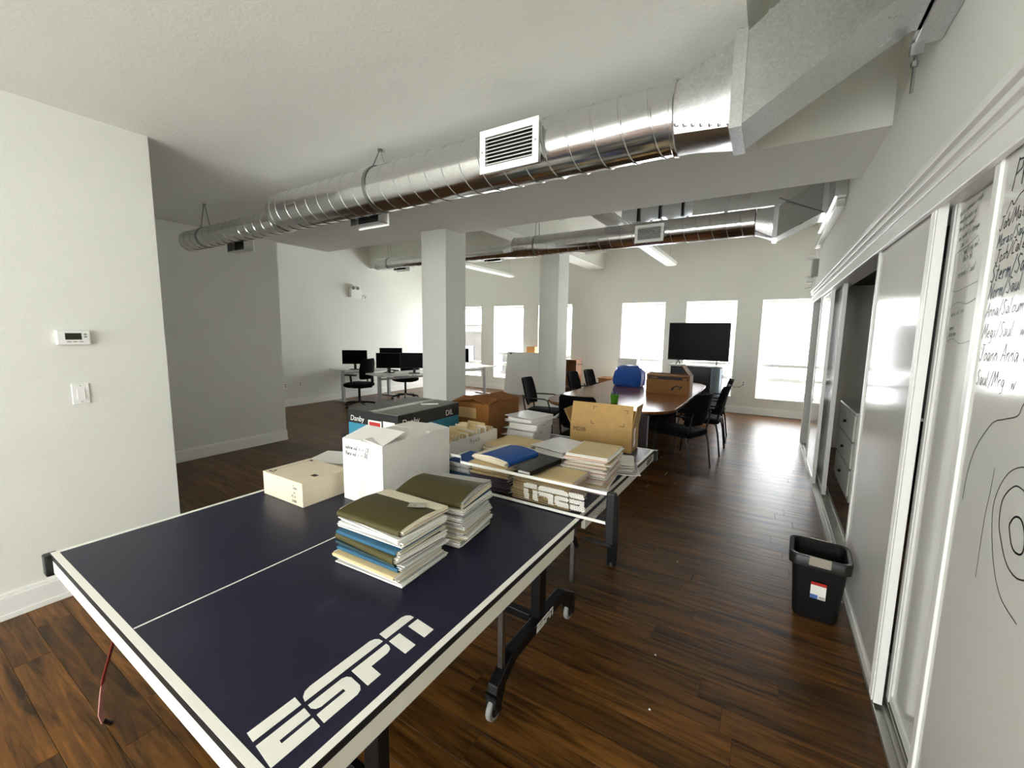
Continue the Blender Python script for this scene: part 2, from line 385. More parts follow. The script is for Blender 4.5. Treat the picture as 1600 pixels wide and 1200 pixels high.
# ---------------------------------------------------------------- stroke handwriting
G = {'P': [[(0, 0), (.05, 1)], [(.05, .95), (.4, .9), (.42, .6), (.05, .5)]], 'r': [[(0, .5), (.08, 0)], [(.05, .3), (.2, .5), (.32, .45)]],
 'i': [[(.05, .5), (.1, 0)], [(.03, .68), (.06, .72)]], 'J': [[(.1, 1), (.5, 1)], [(.3, 1), (.28, .1), (.15, 0), (0, .15)]], 'o': [[(.3, .4), (.15, .5), (0, .3), (.1, 0), (.3, .1), (.3, .4)]],
 'h': [[(.05, 1), (0, 0)], [(.02, .3), (.2, .5), (.3, .35), (.32, 0)]], '/': [[(0, -.1), (.3, 1.05)]], 'M': [[(0, 0), (.1, 1), (.3, .3), (.5, 1), (.6, 0)]], 'a': [[(.3, .45), (.1, .5), (0, .15), (.15, 0), (.3, .4), (.34, 0)]],
 't': [[(.15, .9), (.12, .05), (.25, 0)], [(0, .6), (.3, .62)]], 'e': [[(0, .25), (.28, .32), (.2, .5), (.05, .4), (.03, .1), (.3, .05)]], 's': [[(.28, .48), (.08, .42), (.25, .15), (.02, .02)]],
 'S': [[(.45, .9), (.2, 1), (.05, .75), (.4, .35), (.25, 0), (0, .1)]], 'u': [[(0, .5), (.03, .1), (.18, 0), (.3, .2), (.3, .5)], [(.3, .5), (.34, 0)]], 'l': [[(.05, 1), (.02, .1), (.12, 0)]],
 'C': [[(.45, .85), (.25, 1), (0, .6), (.1, .05), (.4, .1)]], 'n': [[(0, .5), (.03, 0)], [(.02, .3), (.2, .5), (.28, .3), (.32, 0)]], 'N': [[(0, 0), (.05, 1), (.4, 0), (.48, 1)]], 'A': [[(0, 0), (.25, 1), (.45, 0)], [(.1, .35), (.38, .35)]],
 'm': [[(0, .5), (.02, 0)], [(.02, .3), (.15, .5), (.22, 0)], [(.22, .3), (.36, .5), (.43, 0)]], 'g': [[(.3, .45), (.1, .5), (0, .2), (.2, .05), (.3, .4), (.28, -.3), (.05, -.35)]], 'w': [[(0, .5), (.1, 0), (.22, .4), (.34, 0), (.46, .5)]],
 'W': [[(0, 1), (.15, 0), (.3, .7), (.45, 0), (.62, 1)]], '.': [[(.02, 0), (.06, .03)]], 'd': [[(.3, .4), (.1, .5), (0, .15), (.15, 0), (.3, .2)], [(.34, 1), (.3, 0)]], '-': [[(0, .3), (.35, .33)]], '>': [[(0, .5), (.3, .3), (.05, .1)]],
 "'": [[(.05, 1), (.03, .8)]], '8': [[(.2, .5), (0, .25), (.2, 0), (.4, .25), (.2, .5), (.05, .75), (.2, 1), (.38, .75), (.2, .5)]], '2': [[(0, .8), (.2, 1), (.38, .7), (0, 0), (.4, .02)]], ' ': []}
def strokes(mb, M, lines, wd):
    for L in lines:
        pts = [Vector((x, y, 0)) for x, y in L]
        for a, b in zip(pts, pts[1:]):
            d = (b-a)
            if d.length < 1e-6: continue
            d.normalize(); n = Vector((-d.y, d.x, 0))*wd/2; e = d*wd*.3
            mb.add([M @ (a-n-e), M @ (b-n+e), M @ (b+n+e), M @ (a+n-e)], [(0, 1, 2, 3)])
def write(mb, M, txt, x, y, size, wd, slope=0, rnd=random.Random(1)):
    for ch in txt:
        g = G.get(ch, G['e']); wmax = max([p[0] for l in g for p in l] + [.25])
        strokes(mb, M, [[(x+p[0]*size+p[1]*size*.18, y+p[1]*size) for p in l] for l in g], wd)
        x += (wmax+.14)*size; y += slope*(wmax+.14)*size + rnd.uniform(-.02, .02)*size
    return x
def doodle(mb, M, pts, wd, sub=6):
    """smooth stroke through points (Catmull-Rom)"""
    P = [Vector((a, b, 0)) for a, b in pts]; P = [P[0]]+P+[P[-1]]; out = []
    for i in range(1, len(P)-2):
        for k in range(sub):
            t = k/sub; p0, p1, p2, p3 = P[i-1:i+3]
            q = .5*((2*p1)+(p2-p0)*t+(2*p0-5*p1+4*p2-p3)*t*t+(3*p1-p0-3*p2+p3)*t**3); out.append((q.x, q.y))
    out.append((P[-1].x, P[-1].y)); strokes(mb, M, [out], wd)
# ---------------------------------------------------------------- sliding doors
def sliding(n, y0, y1, xf, label, near_stile=.07, far_stile=.07):
    r = sroot('door_%d' % n, label)
    z0, z1 = .022, 2.098
    part('door_panel', MB().box(xf+.008, xf+.022, y0+.01, y1-.01, z0+.01, z1-.01), BOARD, r)
    for a, b in ((y0, y0+near_stile), (y1-far_stile, y1)):
        m = MB(); mid = (a+b)/2
        m.box(xf, xf+.03, a, b, z0, z1)
        if b-a > .05:
            for q in (a+.012, mid-.006, b-.024): m.box(xf-.005, xf, q, q+.012, z0, z1)
        part('stile', m, TRIM, r, .002)
    part('rail', MB().box(xf, xf+.03, y0+near_stile, y1-far_stile, z0, z0+.045), TRIM, r, .002)
    return r
d1 = sliding(1, .40, 1.757, .50, 'white sliding door covered in names and looping marker doodles, nearest the camera', .07, .035)
d2 = sliding(2, .98, 2.31, .56, 'recessed sliding door with faded marker notes behind the nearest door', .05, .06)
d3 = sliding(3, 2.225, 3.25, .50, 'blank glossy white sliding door next to the dark closet gap', .075, .03)
d4 = sliding(4, 5.08, 6.35, .56, 'glossy sliding door reflecting the far window, beyond the dark closet gap', .06, .05)
d5 = sliding(5, 5.42, 6.45, .50, 'farthest sliding door beside the beige closet end', .05, .05)
# marker writing on the nearest door: x axis runs towards the camera (-y), y axis up
Mw = frame3((.5075, 1.83, 0), (0, -1, 0), (0, 0, 1))
m = MB(); write(m, Mw, 'Prior', .177, 1.98, .075, .005, .12)
doodle(m, Mw, [(.165, 1.925), (.185, 1.952), (.2, 1.94), (.225, 1.958), (.26, 1.965)], .0035)
write(m, Mw, 'Joh/Matt', .136, 1.885, .036, .0032, .12); write(m, Mw, 'Josh/Calen', .14, 1.798, .036, .0032, .14)
part('marker_writing', m, INK, d1)
m = MB(); write(m, Mw, 'Moras/Saul', .136, 1.842, .032, .0034, .1); write(m, Mw, 'Sterm/Salom', .128, 1.75, .045, .0045, .08); write(m, Mw, 'Norm/Saul', .13, 1.705, .04, .0036, .06)
part('marker_writing', m, TEALINK, d1)
m = MB(); write(m, Mw, 'Anna/Saloum', .13, 1.655, .038, .0024, .05); write(m, Mw, "Megs/Saul  w", .128, 1.597, .04, .0024, .04)
write(m, Mw, 'Joann Anna W.', .13, 1.535, .045, .0024, .03); write(m, Mw, 'Saul/Mrg  w.', .13, 1.468, .042, .0024, .02)
part('marker_writing', m, GREYINK, d1)
m = MB()
doodle(m, Mw, [(.46, 1.50), (.407, 1.449), (.388, 1.418), (.33, 1.40), (.268, 1.378), (.202, 1.307), (.173, 1.244), (.163, 1.185), (.162, 1.137)], .0035)
doodle(m, Mw, [(.319, 1.272), (.316, 1.207), (.308, 1.135), (.31, .973)], .0028)
doodle(m, Mw, [(.52, 1.31), (.451, 1.311), (.388, 1.278), (.349, 1.214), (.347, 1.15), (.386, 1.055), (.444, .994), (.526, .976)], .003)
doodle(m, Mw, [(.50, 1.25), (.467, 1.261), (.425, 1.258), (.383, 1.213), (.383, 1.156), (.401, 1.123), (.444, 1.079), (.493, 1.068), (.54, 1.085)], .004)
doodle(m, Mw, [(.433, 1.159), (.452, 1.129), (.473, 1.119), (.497, 1.125), (.504, 1.145), (.494, 1.178), (.474, 1.197), (.449, 1.193), (.432, 1.171), (.433, 1.159)], .005)
part('marker_doodle', m, INK, d1)
# faded notes on the recessed door
Mw2 = frame3((.5675, 2.25, 0), (0, -1, 0), (0, 0, 1)); m = MB()
for tx, xx, yy, sz in [('notes schedule rough', .0, 2.045, .022), ('meeting notes sal', .01, 2.015, .02), ('the ultra agent', .01, 1.985, .02), ('one meter in storage', .02, 1.952, .02), ('as is', .06, 1.925, .026),
        ('calling oct', .09, 1.895, .026), ('date no', .09, 1.868, .026), ('norman / saul', .06, 1.815, .026), ('anna sal one', .05, 1.675, .022), ('names', .05, 1.625, .02), ('saturday', .05, 1.6, .02)]:
    write(m, Mw2, tx, xx, yy, sz, .0022, .1)
doodle(m, Mw2, [(.2, 1.94), (.1, 1.918), (.01, 1.905), (.02, 1.85), (.015, 1.79), (.04, 1.768), (.12, 1.77), (.25, 1.785)], .0024)
doodle(m, Mw2, [(.25, 1.73), (.18, 1.715), (.1, 1.725), (.03, 1.705), (.01, 1.66), (.03, 1.62), (.04, 1.585), (.1, 1.595), (.17, 1.578), (.26, 1.59)], .0024)
part('marker_writing', m, GREYINK, d2)
# cabinet glimpsed inside the closet
t = thing('closet_cabinet', 'grey-beige drawer cabinet standing in the dark open closet', 'cabinet', (.98, 5.5, 0))
part('cabinet_body', MB().box(-.22, .22, -.48, .48, .0, .86), WALL, t, .006)
part('cabinet_top', MB().box(-.24, .24, -.5, .5, .861, .885), TRIM, t, .004)
for i in range(3):
    dr = part('drawer', MB().box(-.238, -.221, -.46, .46, .06+i*.27, .06+i*.27+.25), WALL, t, .004)
    part('knob', MB().cyl((-.239, 0, .185+i*.27), (-.262, 0, .185+i*.27), .014), BLACKP, dr, 0, 40)
# ================================================================ DUCTS
def spiral(mb, xa, xb, yc, zc, r, pitch, n=40, rib=.0035, rw=.012):
    """round duct along x with a helical standing seam"""
    cols = []; k = 0
    x = xa-pitch
    while x < xb+pitch:
        for dx, dr in ((-rw/2, 0), (-rw/4, rib), (rw/4, rib), (rw/2, 0), (pitch*.5, 0)): cols.append((x+dx, dr))
        x += pitch
    rings = []
    for cx, dr in cols:
        ring = []
        for i in range(n+1):
            t = 2*PI*i/n; px = min(max(cx+pitch*i/n, xa), xb)
            ring.append(Vector((px, yc+(r+dr)*math.sin(t), zc-(r+dr)*math.cos(t))))
        rings.append(ring)
    mb.loft(rings, closed=False, cap=False)
def ring(mb, x, yc, zc, r, w=.03, t=.004, n=40):
    prof = [(x-w/2, r), (x-w/2, r+t), (x-w*.3, r+t*1.6), (x+w*.3, r+t*1.6), (x+w/2, r+t), (x+w/2, r)]
    mb.loft([[Vector((px, yc+pr*math.sin(2*PI*i/n), zc-pr*math.cos(2*PI*i/n))) for i in range(n)] for px, pr in prof], cap=False)
def cone(mb, xa, za, ra, xb, zb, rb, yc, n=40):
    mb.loft([[Vector((x, yc+r_*math.sin(2*PI*i/n), z-r_*math.cos(2*PI*i/n))) for i in range(n)] for x, z, r_ in ((xa, za, ra), (xb, zb, rb))], cap=False)
def disc(mb, x, yc, zc, r, n=40):
    vs = [Vector((x, yc+r*math.sin(2*PI*i/n), zc-r*math.cos(2*PI*i/n))) for i in range(n)]
    mb.add(vs, [tuple(range(n))])
def grille(root, xc, yf, zc, wd, ht, depth, s=1):
    """white louvred register, front plane y=yf; s=1 faces -y, s=-1 faces +y"""
    Y_ = lambda p, q: sorted((yf+s*p, yf+s*q)); i_ = .035; a, b, c, d = xc-wd/2, xc+wd/2, zc-ht/2, zc+ht/2
    m = MB(); fy = Y_(0, .006)
    m.box(a, b, *fy, d-i_, d).box(a, b, *fy, c, c+i_).box(a, a+i_, *fy, c+i_, d-i_).box(b-i_, b, *fy, c+i_, d-i_)
    g = part('grille', m, WHITEP, root, .002, None, 'white louvred air grille')
    n = 8; st = (ht-.07)/n
    for i in range(n):
        z = c+i_+st*(i+.5)
        M = Matrix.Translation((xc, yf+s*.006, z)) @ Matrix.Rotation(math.radians(35*s), 4, 'X')
        part('slat', MB().box(-wd/2+i_, wd/2-i_, -.008, .008, -.0012, .0012, M), WHITEP, g)
    for q in (-1, 1): part('screw', MB().cyl((xc+q*(wd/2-.017), yf-s*.002, zc), (xc+q*(wd/2-.017), yf, zc), .004, n=8), STEEL, g)
    part('grille_back', MB().box(a+.03, b-.03, *Y_(.03, .032), c+.03, d-.03), BLACKL, root)
    a, b, c, d = a+.012, b-.012, c+.012, d-.012; e = Y_(.007, depth); m = MB()
    for f in ((a, a+.003, c, d), (b-.003, b, c, d), (a, b, c, c+.003), (a, b, d-.003, d)): m.box(f[0], f[1], *e, f[2], f[3])
    part('grille_boot', m, GALVR, root)
def hanger(root, x, yc, zc, r, ztop):
    m = MB(); n = 40; w = .025
    for q in (0,):
        m.loft([[Vector((x+dx, yc+(r+dr)*math.sin(2*PI*i/n), zc-(r+dr)*math.cos(2*PI*i/n))) for i in range(n)] for dx, dr in ((-w/2, .001), (-w/2, .006), (w/2, .006), (w/2, .001))], cap=False)
    for s in (-1, 1):
        m.tube([(x, yc+s*r*.45, zc+r*.88), (x, yc+s*.004, ztop-.01)], .003, 6, .012)
    m.cyl((x, yc, ztop-.012), (x, yc, ztop), .016, n=10)
    part('hanger_strap', m, STEEL, root, 0, 30)
def sbend(root, xc, yc, zc, hw, hh, end, ring_x, r, jog, yr):
    """round-to-rectangle transition, flange, and a swept rectangular offset to the end section"""
    n = 40; m = MB()
    def sq(x, hw_, hh_, y0, z0):
        out = []
        for i in range(n):
            t = 2*PI*i/n; c, s_ = -math.cos(t), math.sin(t); k = 1/max(abs(c), abs(s_)); out.append(Vector((x, y0+s_*k*hw_, z0+c*k*hh_)))
        return out
    circ = [Vector((ring_x, yr+r*math.sin(2*PI*i/n), zc[0]-r*math.cos(2*PI*i/n))) for i in range(n)]
    m.loft([circ, sq(xc, hw, hh, yc, zc[1])], cap=False); part('round_to_square', m, GALVR, root, 0, 20)
    m = MB(); m.loft([sq(xc-.022, hw+.002, hh+.002, yc, zc[1]), sq(xc-.022, hw+.012, hh+.012, yc, zc[1]), sq(xc+.022, hw+.012, hh+.012, yc, zc[1]), sq(xc+.022, hw+.002, hh+.002, yc, zc[1])], cap=False)
    part('flange', m, GALVR, root, 0, 30)
    def rect(o, u, v): return [Vector(o)-Vector(u)-Vector(v), Vector(o)+Vector(u)-Vector(v), Vector(o)+Vector(u)+Vector(v), Vector(o)-Vector(u)+Vector(v)]
    A = rect((xc+.02, yc, zc[1]), (0, hw, 0), (0, 0, hh)); B = rect(*end[0]); Ce = rect(*end[1])
    m = MB(); rings = [A]
    rings += [B]; 
    # each side as two creased triangles strips
    vs = [v for q in rings for v in q]; fs = []
    for i in range(len(rings)-1):
        for k in range(4):
            a, b, c, d = i*4+k, i*4+(k+1) % 4, (i+1)*4+(k+1) % 4, (i+1)*4+k
            fs += [(a, b, d), (b, c, d)]
    m.add(vs, fs); part('offset_duct', m, GALVR, root, 0, 12)
    m = MB(); m.loft([B, Ce], cap=True); part('end_collar', m, GALVR, root, 0, 12)
# near duct
Y, Zb, r, zs, rs = 2.05, 2.532, .1435, 2.474, .093
t = thing('spiral_duct', 'large galvanised spiral air duct hanging under the low ceiling nearest the camera', 'duct', (0, 0, 0))
m = MB(); spiral(m, -3.42, -.42, Y, Zb, r, .128); part('duct_pipe', m, GALV, t, 0, 28)
m = MB(); spiral(m, -5.14, -3.48, Y, zs, rs, .128); part('duct_pipe', m, GALV, t, 0, 28)
m = MB(); cone(m, -3.49, zs, rs+.002, -3.41, Zb, r+.002, Y); part('reducer', m, GALV, t, 0, 28)
m = MB(); ring(m, -3.43, Y, Zb, r, .05); part('collar', m, GALV, t, 0, 40)
m = MB(); ring(m, -.42, Y, Zb, r, .02, .006); part('collar', m, GALV, t, 0, 40)
m = MB(); disc(m, -5.142, Y, zs, rs+.004); ring(m, -5.13, Y, zs, rs, .03); part('end_cap', m, GALVR, t, 0, 40)
grille(t, -1.185, 1.868, 2.513, .345, .21, .05)
grille(t, -2.60, 2.238, 2.455, .33, .20, .09, -1); grille(t, -4.36, 2.195, 2.405, .33, .19, .09, -1)
hanger(t, -2.306, Y, Zb, r, Z1); hanger(t, -4.78, Y, zs, rs, Z1)
for i in range(7): part('rivet', MB().cyl((-.40+i*.033, Y-.128-.004*i, 2.45-.009*i), (-.40+i*.033, Y-.145-.004*i, 2.45-.009*i), .004, n=8), STEEL, t)
# near offset: ends in the side of the wall box
sbend(t, -.175, 2.017, (Zb, 2.549), .128, .16, (((.38, 2.17, 2.97), (0, .18, 0), (0, 0, .18)), ((.409, 2.17, 2.97), (0, .18, 0), (0, 0, .18))), -.41, r, 0, Y)
t = thing('duct_wall_box', 'grey sheet-metal box along the top of the right wall at the near duct', 'duct box', (0, 0, 0))
part('box_body', MB().box(.41, .497, -.6, 2.46, 2.785, 3.15), GALVR, t, .003)
part('box_flange', MB().box(.397, .41, -.6, 2.46, 2.79, 2.81), GALVR, t)
part('clamp', MB().box(.40, .44, 2.43, 2.47, 2.74, 2.785).cyl((.42, 2.45, 2.60), (.42, 2.45, 2.75), .006).cyl((.42, 2.45, 2.70), (.42, 2.45, 2.72), .013, n=6), STEEL, t)
# far duct
Y, Zb, zs = 5.53, 2.842, 2.815
t = thing('spiral_duct', 'second galvanised spiral air duct beyond the near column, in the high bay', 'duct', (0, 0, 0))
m = MB(); spiral(m, -3.34, -.24, Y, Zb, r, .15); part('duct_pipe', m, GALV, t, 0, 28)
m = MB(); spiral(m, -6.36, -3.5, Y, zs, .097, .15); part('duct_pipe', m, GALV, t, 0, 28)
m = MB(); cone(m, -3.51, zs, .099, -3.32, Zb, r+.002, Y); part('reducer', m, GALV, t, 0, 28)
m = MB(); disc(m, -6.362, Y, zs, .101); ring(m, -6.35, Y, zs, .097, .03); part('end_cap', m, GALVR, t, 0, 40)
grille(t, -1.352, 5.355, 2.812, .345, .21, .05)
for x, z in ((-5.88, 2.785), (-3.83, 2.79), (-2.15, 2.80)): grille(t, x, 5.715, z, .33, .20, .09, -1)
hanger(t, -2.983, Y, Zb, r, Z2); hanger(t, -6.03, Y, zs, .097, Z2)
sbend(t, -.045, Y, (Zb, 2.80), .14, .16, (((.36, 5.80, 3.06), (0, .22, 0), (0, 0, .18)), ((.404, 5.80, 3.06), (0, .22, 0), (0, 0, .18))), -.23, r, 0, Y)
t = thing('duct_wall_box', 'sheet-metal box on the right wall at the far duct end', 'duct box', (0, 0, 0))
part('box_body', MB().box(.405, .497, 4.95, 6.6, 2.87, 3.3), GALVR, t, .003)
part('box_rail', MB().box(.43, .498, 5.05, 7.3, 2.80, 2.868), ALU, t, .002)
part('brace', MB().tube([(-.03, 5.36, 3.03), (.40, 5.6, 2.88)], .006, 6), STEEL, t)
# rectangular return duct with sagging reflective wrap behind the far duct
t = thing('rectangular_duct', 'rectangular sheet-metal duct with shiny wrap above the far round duct', 'duct', (0, 0, 0))
part('duct_body', MB().box(-1.0, .40, 6.15, 6.8, 3.16, 3.5), GALVR, t, .004)
for x in (-.62, 0): part('joint', MB().box(x, x+.04, 6.13, 6.82, 3.14, 3.52), GALVR, t, .003)
m = MB(); rg = []
for i in range(17):
    x = -2.0+i/16; s = .03*math.sin(i*.9)+.02*math.sin(i*2.1)
    rg.append([Vector((x, 6.3, 3.30+s)), Vector((x, 6.32, 3.2+s)), Vector((x, 6.55, 3.15+s)), Vector((x, 6.72, 3.2+s)), Vector((x, 6.72, 3.42)), Vector((x, 6.3, 3.42))])
m.loft(rg); part('foil_wrap', m, mat('silver_foil_wrap', 'D9DDE2', .2, .75), t, 0, 60)
for x in (-1.75, -1.45, -1.15): part('strap', MB().box(x-.015, x+.015, 6.26, 6.3, 3.2, Z2), BLACKP, t)
# pendant fluorescent fixtures
def fixture(x, wd, y0, y1, z, label):
    t = thing('pendant_light', label, 'light fixture', (x, (y0+y1)/2, z), 0, 'pendant strip lights'); L = (y1-y0)/2
    prof = [(-wd/2, .05), (-wd/2, .02), (-wd*.3, 0), (wd*.3, 0), (wd/2, .02), (wd/2, .05)]
    m = MB(); m.loft([[Vector((a, y, b)) for a, b in prof] for y in (-L, L)]); part('lens', m, WHITEP, t, .003)
    part('housing', MB().box(-wd/2-.006, wd/2+.006, -L-.004, L+.004, .05, .075), TRIM, t, .003)
    for y in (-L*.93, L*.93): part('suspension_wire', MB().cyl((0, y, .075), (0, y, Z2-z), .0025, n=6), STEEL, t)
fixture(-5.77, .2, 6.2, 9.35, 2.985, 'long white pendant strip light left of the near column line')
fixture(-1.86, .23, 4.9, 9.27, 2.995, 'long white pendant strip light above the conference table')
# ================================================================ TABLE TENNIS TABLE
TR = math.radians(-.7)
tt = thing('table_tennis_table', 'navy folding table tennis table with white lines, covered in files and boxes', 'table', (-1.436, 1.72, 0), TR)
HW, HL = .7625, 1.37
TS = .02                                                  # board thickness
LOGO = [[(0, .083), (.103, .083), (.103, .113), (0, .113)],
 [(0, 0), (.103, 0), (.103, .031), (.035, .031), (.035, .041), (.103, .041), (.103, .069), (0, .069)],
 [(.112, .083), (.335, .083), (.333, .098), (.325, .108), (.312, .113), (.14, .113), (.125, .109), (.115, .098)],
 [(.112, 0), (.198, 0), (.209, .005), (.215, .016), (.215, .053), (.209, .064), (.198, .069), (.112, .069), (.112, .056), (.118, .046), (.128, .041), (.185, .041), (.185, .031), (.112, .031)],
 [(.226, 0), (.265, 0), (.265, .04), (.318, .04), (.330, .045), (.335, .056), (.335, .069), (.226, .069)],
 [(.345, .083), (.45, .083), (.448, .098), (.44, .108), (.427, .113), (.345, .113)],
 [(.345, 0), (.382, 0), (.382, .069), (.345, .069)], [(.415, 0), (.452, 0), (.452, .069), (.415, .069)]]
def logo(parent, M, k=1, z=.0006, m=LINEW):
    for pl in LOGO:
        part('logo_letter', MB().prism([((a+.1*b)*k, b*k) for a, b in pl], 0, z, M), m, parent)
for s in (-1, 1):                                         # s=-1 near half, s=1 far half
    v0, v1 = (-HL, -.004) if s < 0 else (.004, HL)
    tp = part('table_top', MB().box(-HW, HW, v0, v1, T-TS, T-.0008), NAVY, tt, .002)
    lw = .02; z = (T-.0008, T)
    part('line', MB().box(-HW, -HW+lw, v0, v1, *z), LINEW, tp); part('line', MB().box(HW-lw, HW, v0, v1, *z), LINEW, tp)
    e = (v0, v0+lw) if s < 0 else (v1-lw, v1)
    part('line', MB().box(-HW+lw, HW-lw, *e, *z), LINEW, tp)
    part('centre_line', MB().box(-.0015-.003, .0015, v0+.022, v1-.022, *z), LINEW, tp)
    part('edge_band', MB().box(-HW-.0015, -HW, v0, v1, T-TS, T-.0015).box(HW, HW+.0015, v0, v1, T-TS, T-.0015).box(-HW, HW, *((v0-.0015, v0) if s < 0 else (v1, v1+.0015)), T-TS, T-.0015), BLACKL, tp)
    a0, a1 = (v0, v1-.06) if s < 0 else (v0+.06, v1)
    for x in (-HW, HW-.02): part('apron', MB().box(x, x+.02, a0, a1, T-.075, T-TS-.001), APRON, tt, .002)
    y = v0 if s < 0 else v1-.02
    part('apron', MB().box(-HW+.021, HW-.021, y, y+.02, T-.075, T-TS-.001), APRON, tt, .002)
    for x in (-1, 1):
        yy = v0 if s < 0 else v1
        part('corner_cap', MB().box(x*HW-.022, x*HW+.022, yy-.02, yy+.02, T-.082, T-.0025), BLACKP, tt, .006)
    # end legs
    for x in (-1, 1):
        yl = -1.02 if s < 0 else 1.0
        lg = part('leg', MB().box(x*.60-.03, x*.60+.03, yl-.02, yl+.02, .0, T-.021), BLACKM, tt, .003)
        part('levelling_foot', MB().cyl((x*.60, yl, 0), (x*.60, yl, .02), .028, .022), BLACKP, lg, 0, 40)
    yl = -1.02 if s < 0 else 1.0
    part('leg_brace', MB().box(-.569, .569, yl-.012, yl+.012, .30, .335), BLACKM, tt, .002)
    # silver folding struts
    for x in (-1, 1):
        part('strut', MB().box(x*.58-.012, x*.58+.012, s*.36-.012, s*.36+.012, .20, T-.021), STEEL, tt, .002)
Ml = frame3((.699, -1.345, T-.0004), (0, 1, 0), (-1, 0, 0))
logo(tt, Ml)
logo(tt, frame3((-.699, 1.345, T-.0004), (0, -1, 0), (1, 0, 0)))
logo(tt, frame3((HW+.0002, 1.16, T-.063), (0, 1, 0), (0, 0, 1)), .3, .0006, INK)
m = MB(); Ms = Matrix.Translation((0, 0, T-.0006)); rs_ = random.Random(9)
for i in range(26):
    u, v = rs_.choice(((.36, -1.02), (.30, -.78), (.46, -.70))); u += rs_.uniform(-.03, .03); v += rs_.uniform(-.04, .04); k = rs_.uniform(.01, .05)
    strokes(m, Ms, [[(u, v), (u-k*.3, v+k)]], .0012)
o = part('scuff_mark', m, mat('pale_scuff', '4A4B5C', .6), tt, 0, None, 'pale scuff marks on the playing surface'); o['kind'] = 'stuff'
# wheeled base: two long feet with casters joined by a beam
for x in (-1, 1):
    ft = MB(); P = [(-.44, .07), (-.42, .16), (-.30, .235), (.22, .235), (.34, .16), (.36, .07), (.30, .07), (.28, .13), (.18, .185), (-.27, .185), (-.36, .13), (-.38, .07)]
    M = frame3((x*.58+.025, 0, 0), (0, 1, 0), (0, 0, 1)); ft.prism(P, -.05, 0, M)
    fo = part('foot_beam', ft, BLACKM, tt, .004)
    for y in (-.41, .33):
        w = part('caster_wheel', MB().cyl((x*.58-.012, y, .05), (x*.58+.012, y, .05), .05, n=24), mat('grey_rubber', '8C8C88', .5), tt, .006, 40)
        part('hub', MB().cyl((x*.58-.014, y, .05), (x*.58+.014, y, .05), .032, n=20), BLACKP, w, 0, 40)
        part('caster_fork', MB().box(x*.58-.026, x*.58-.018, y-.02, y+.02, .04, .12).box(x*.58+.018, x*.58+.026, y-.02, y+.02, .04, .12).box(x*.58-.026, x*.58+.026, y-.03, y+.03, .112, .125), BLACKP, tt)
    part('upright', MB().box(x*.58-.03, x*.58+.02, -.06, .0, .236, T-.021), BLACKM, tt, .003)
    part('lock_lever', MB().tube([(x*.70, -.02, T-.06), (x*.72, .04, T-.12), (x*.70, .12, T-.2)], .012, 8), BLACKP, tt, 0, 40)
part('cross_beam', MB().box(-.54, .54, -.05, -.01, .19, .23), BLACKM, tt, .003)
logo(tt, frame3((.606, -.10, .19), (0, 1, 0), (0, 0, 1)), .38)
# net
net = thing('net', 'black table tennis net with white tape and reversed white letters', 'net', (-1.436, 1.72, 0), TR)
path = [(.915, .0), (.08, -.012), (.02, .062), (-.30, .062), (-.42, -.012), (-.915, 0)]
def npos(u):
    for (a, ya), (b, yb) in zip(path, path[1:]):
        if b <= u <= a:
            return ya+(yb-ya)*(a-u)/(a-b)
    return 0
N0, N1 = T+.006, T+.1525
def strip(u0, u1, z0, z1, th=.0015):
    y0, y1 = npos(u0), npos(u1)
    return [Vector((u0, y0-th, z0)), Vector((u0, y0-th, z1)), Vector((u0, y0+th, z0)), Vector((u0, y0+th, z1)), Vector((u1, y1-th, z0)), Vector((u1, y1-th, z1)), Vector((u1, y1+th, z0)), Vector((u1, y1+th, z1))]
def tapes(z0, z1, nm):
    m = MB(); us = sorted([p[0] for p in path])
    for a, b in zip(us, us[1:]): m.hexa(strip(a, b, z0, z1, .003))
    part(nm, m, LINEW, net)
tapes(N1-.013, N1, 'top_tape'); tapes(N0, N0+.012, 'bottom_tape')
def inpoly(x, y, pl):
    c = False; j = len(pl)-1
    for i in range(len(pl)):
        if (pl[i][1] > y) != (pl[j][1] > y) and x < (pl[j][0]-pl[i][0])*(y-pl[i][1])/(pl[j][1]-pl[i][1])+pl[i][0]: c = not c
        j = i
    return c
LK = .69
def white(u, z):
    a, b = (.785-u)/LK, (z-(N0+.03))/LK; a -= .1*b
    return any(inpoly(a, b, p) for p in LOGO)
mb, mw = MB(), MB(); sp = .0083; n = int(1.83/sp)
zs_ = [N0+.012+i*.0076 for i in range(17)]
for i in range(n+1):
    u = -.915+i*sp
    for za, zb in zip(zs_, zs_[1:]):
        wflag = white(u, (za+zb)/2); tw = .0044 if wflag else .0008
        (mw if wflag else mb).hexa(strip(u-tw/2, u+tw/2, za, zb, .0006))
for z in zs_[1:-1]:
    u = -.915
    while u < .914:
        u2 = min(u+sp, .915); wflag = white((u+u2)/2, z); tw = .0042 if wflag else .0008
        (mw if wflag else mb).hexa(strip(u, u2, z-tw/2, z+tw/2, .0006)); u = u2
o = part('net_mesh', mb, BLACKL, net); o['kind'] = 'stuff'
o = part('net_lettering', mw, LINEW, net, 0, None, 'white reversed letters woven into the net'); o['kind'] = 'stuff'
for x in (-1, 1):
    part('net_post', MB().box(x*.905-.02, x*.905+.02, -.016, .016, T-.078, N1+.004), BLACKP, net, .006)
    part('net_bracket', MB().box(*sorted((x*.775, x*.91)), -.006, .006, T-.088, T-.079), BLACKP, net)
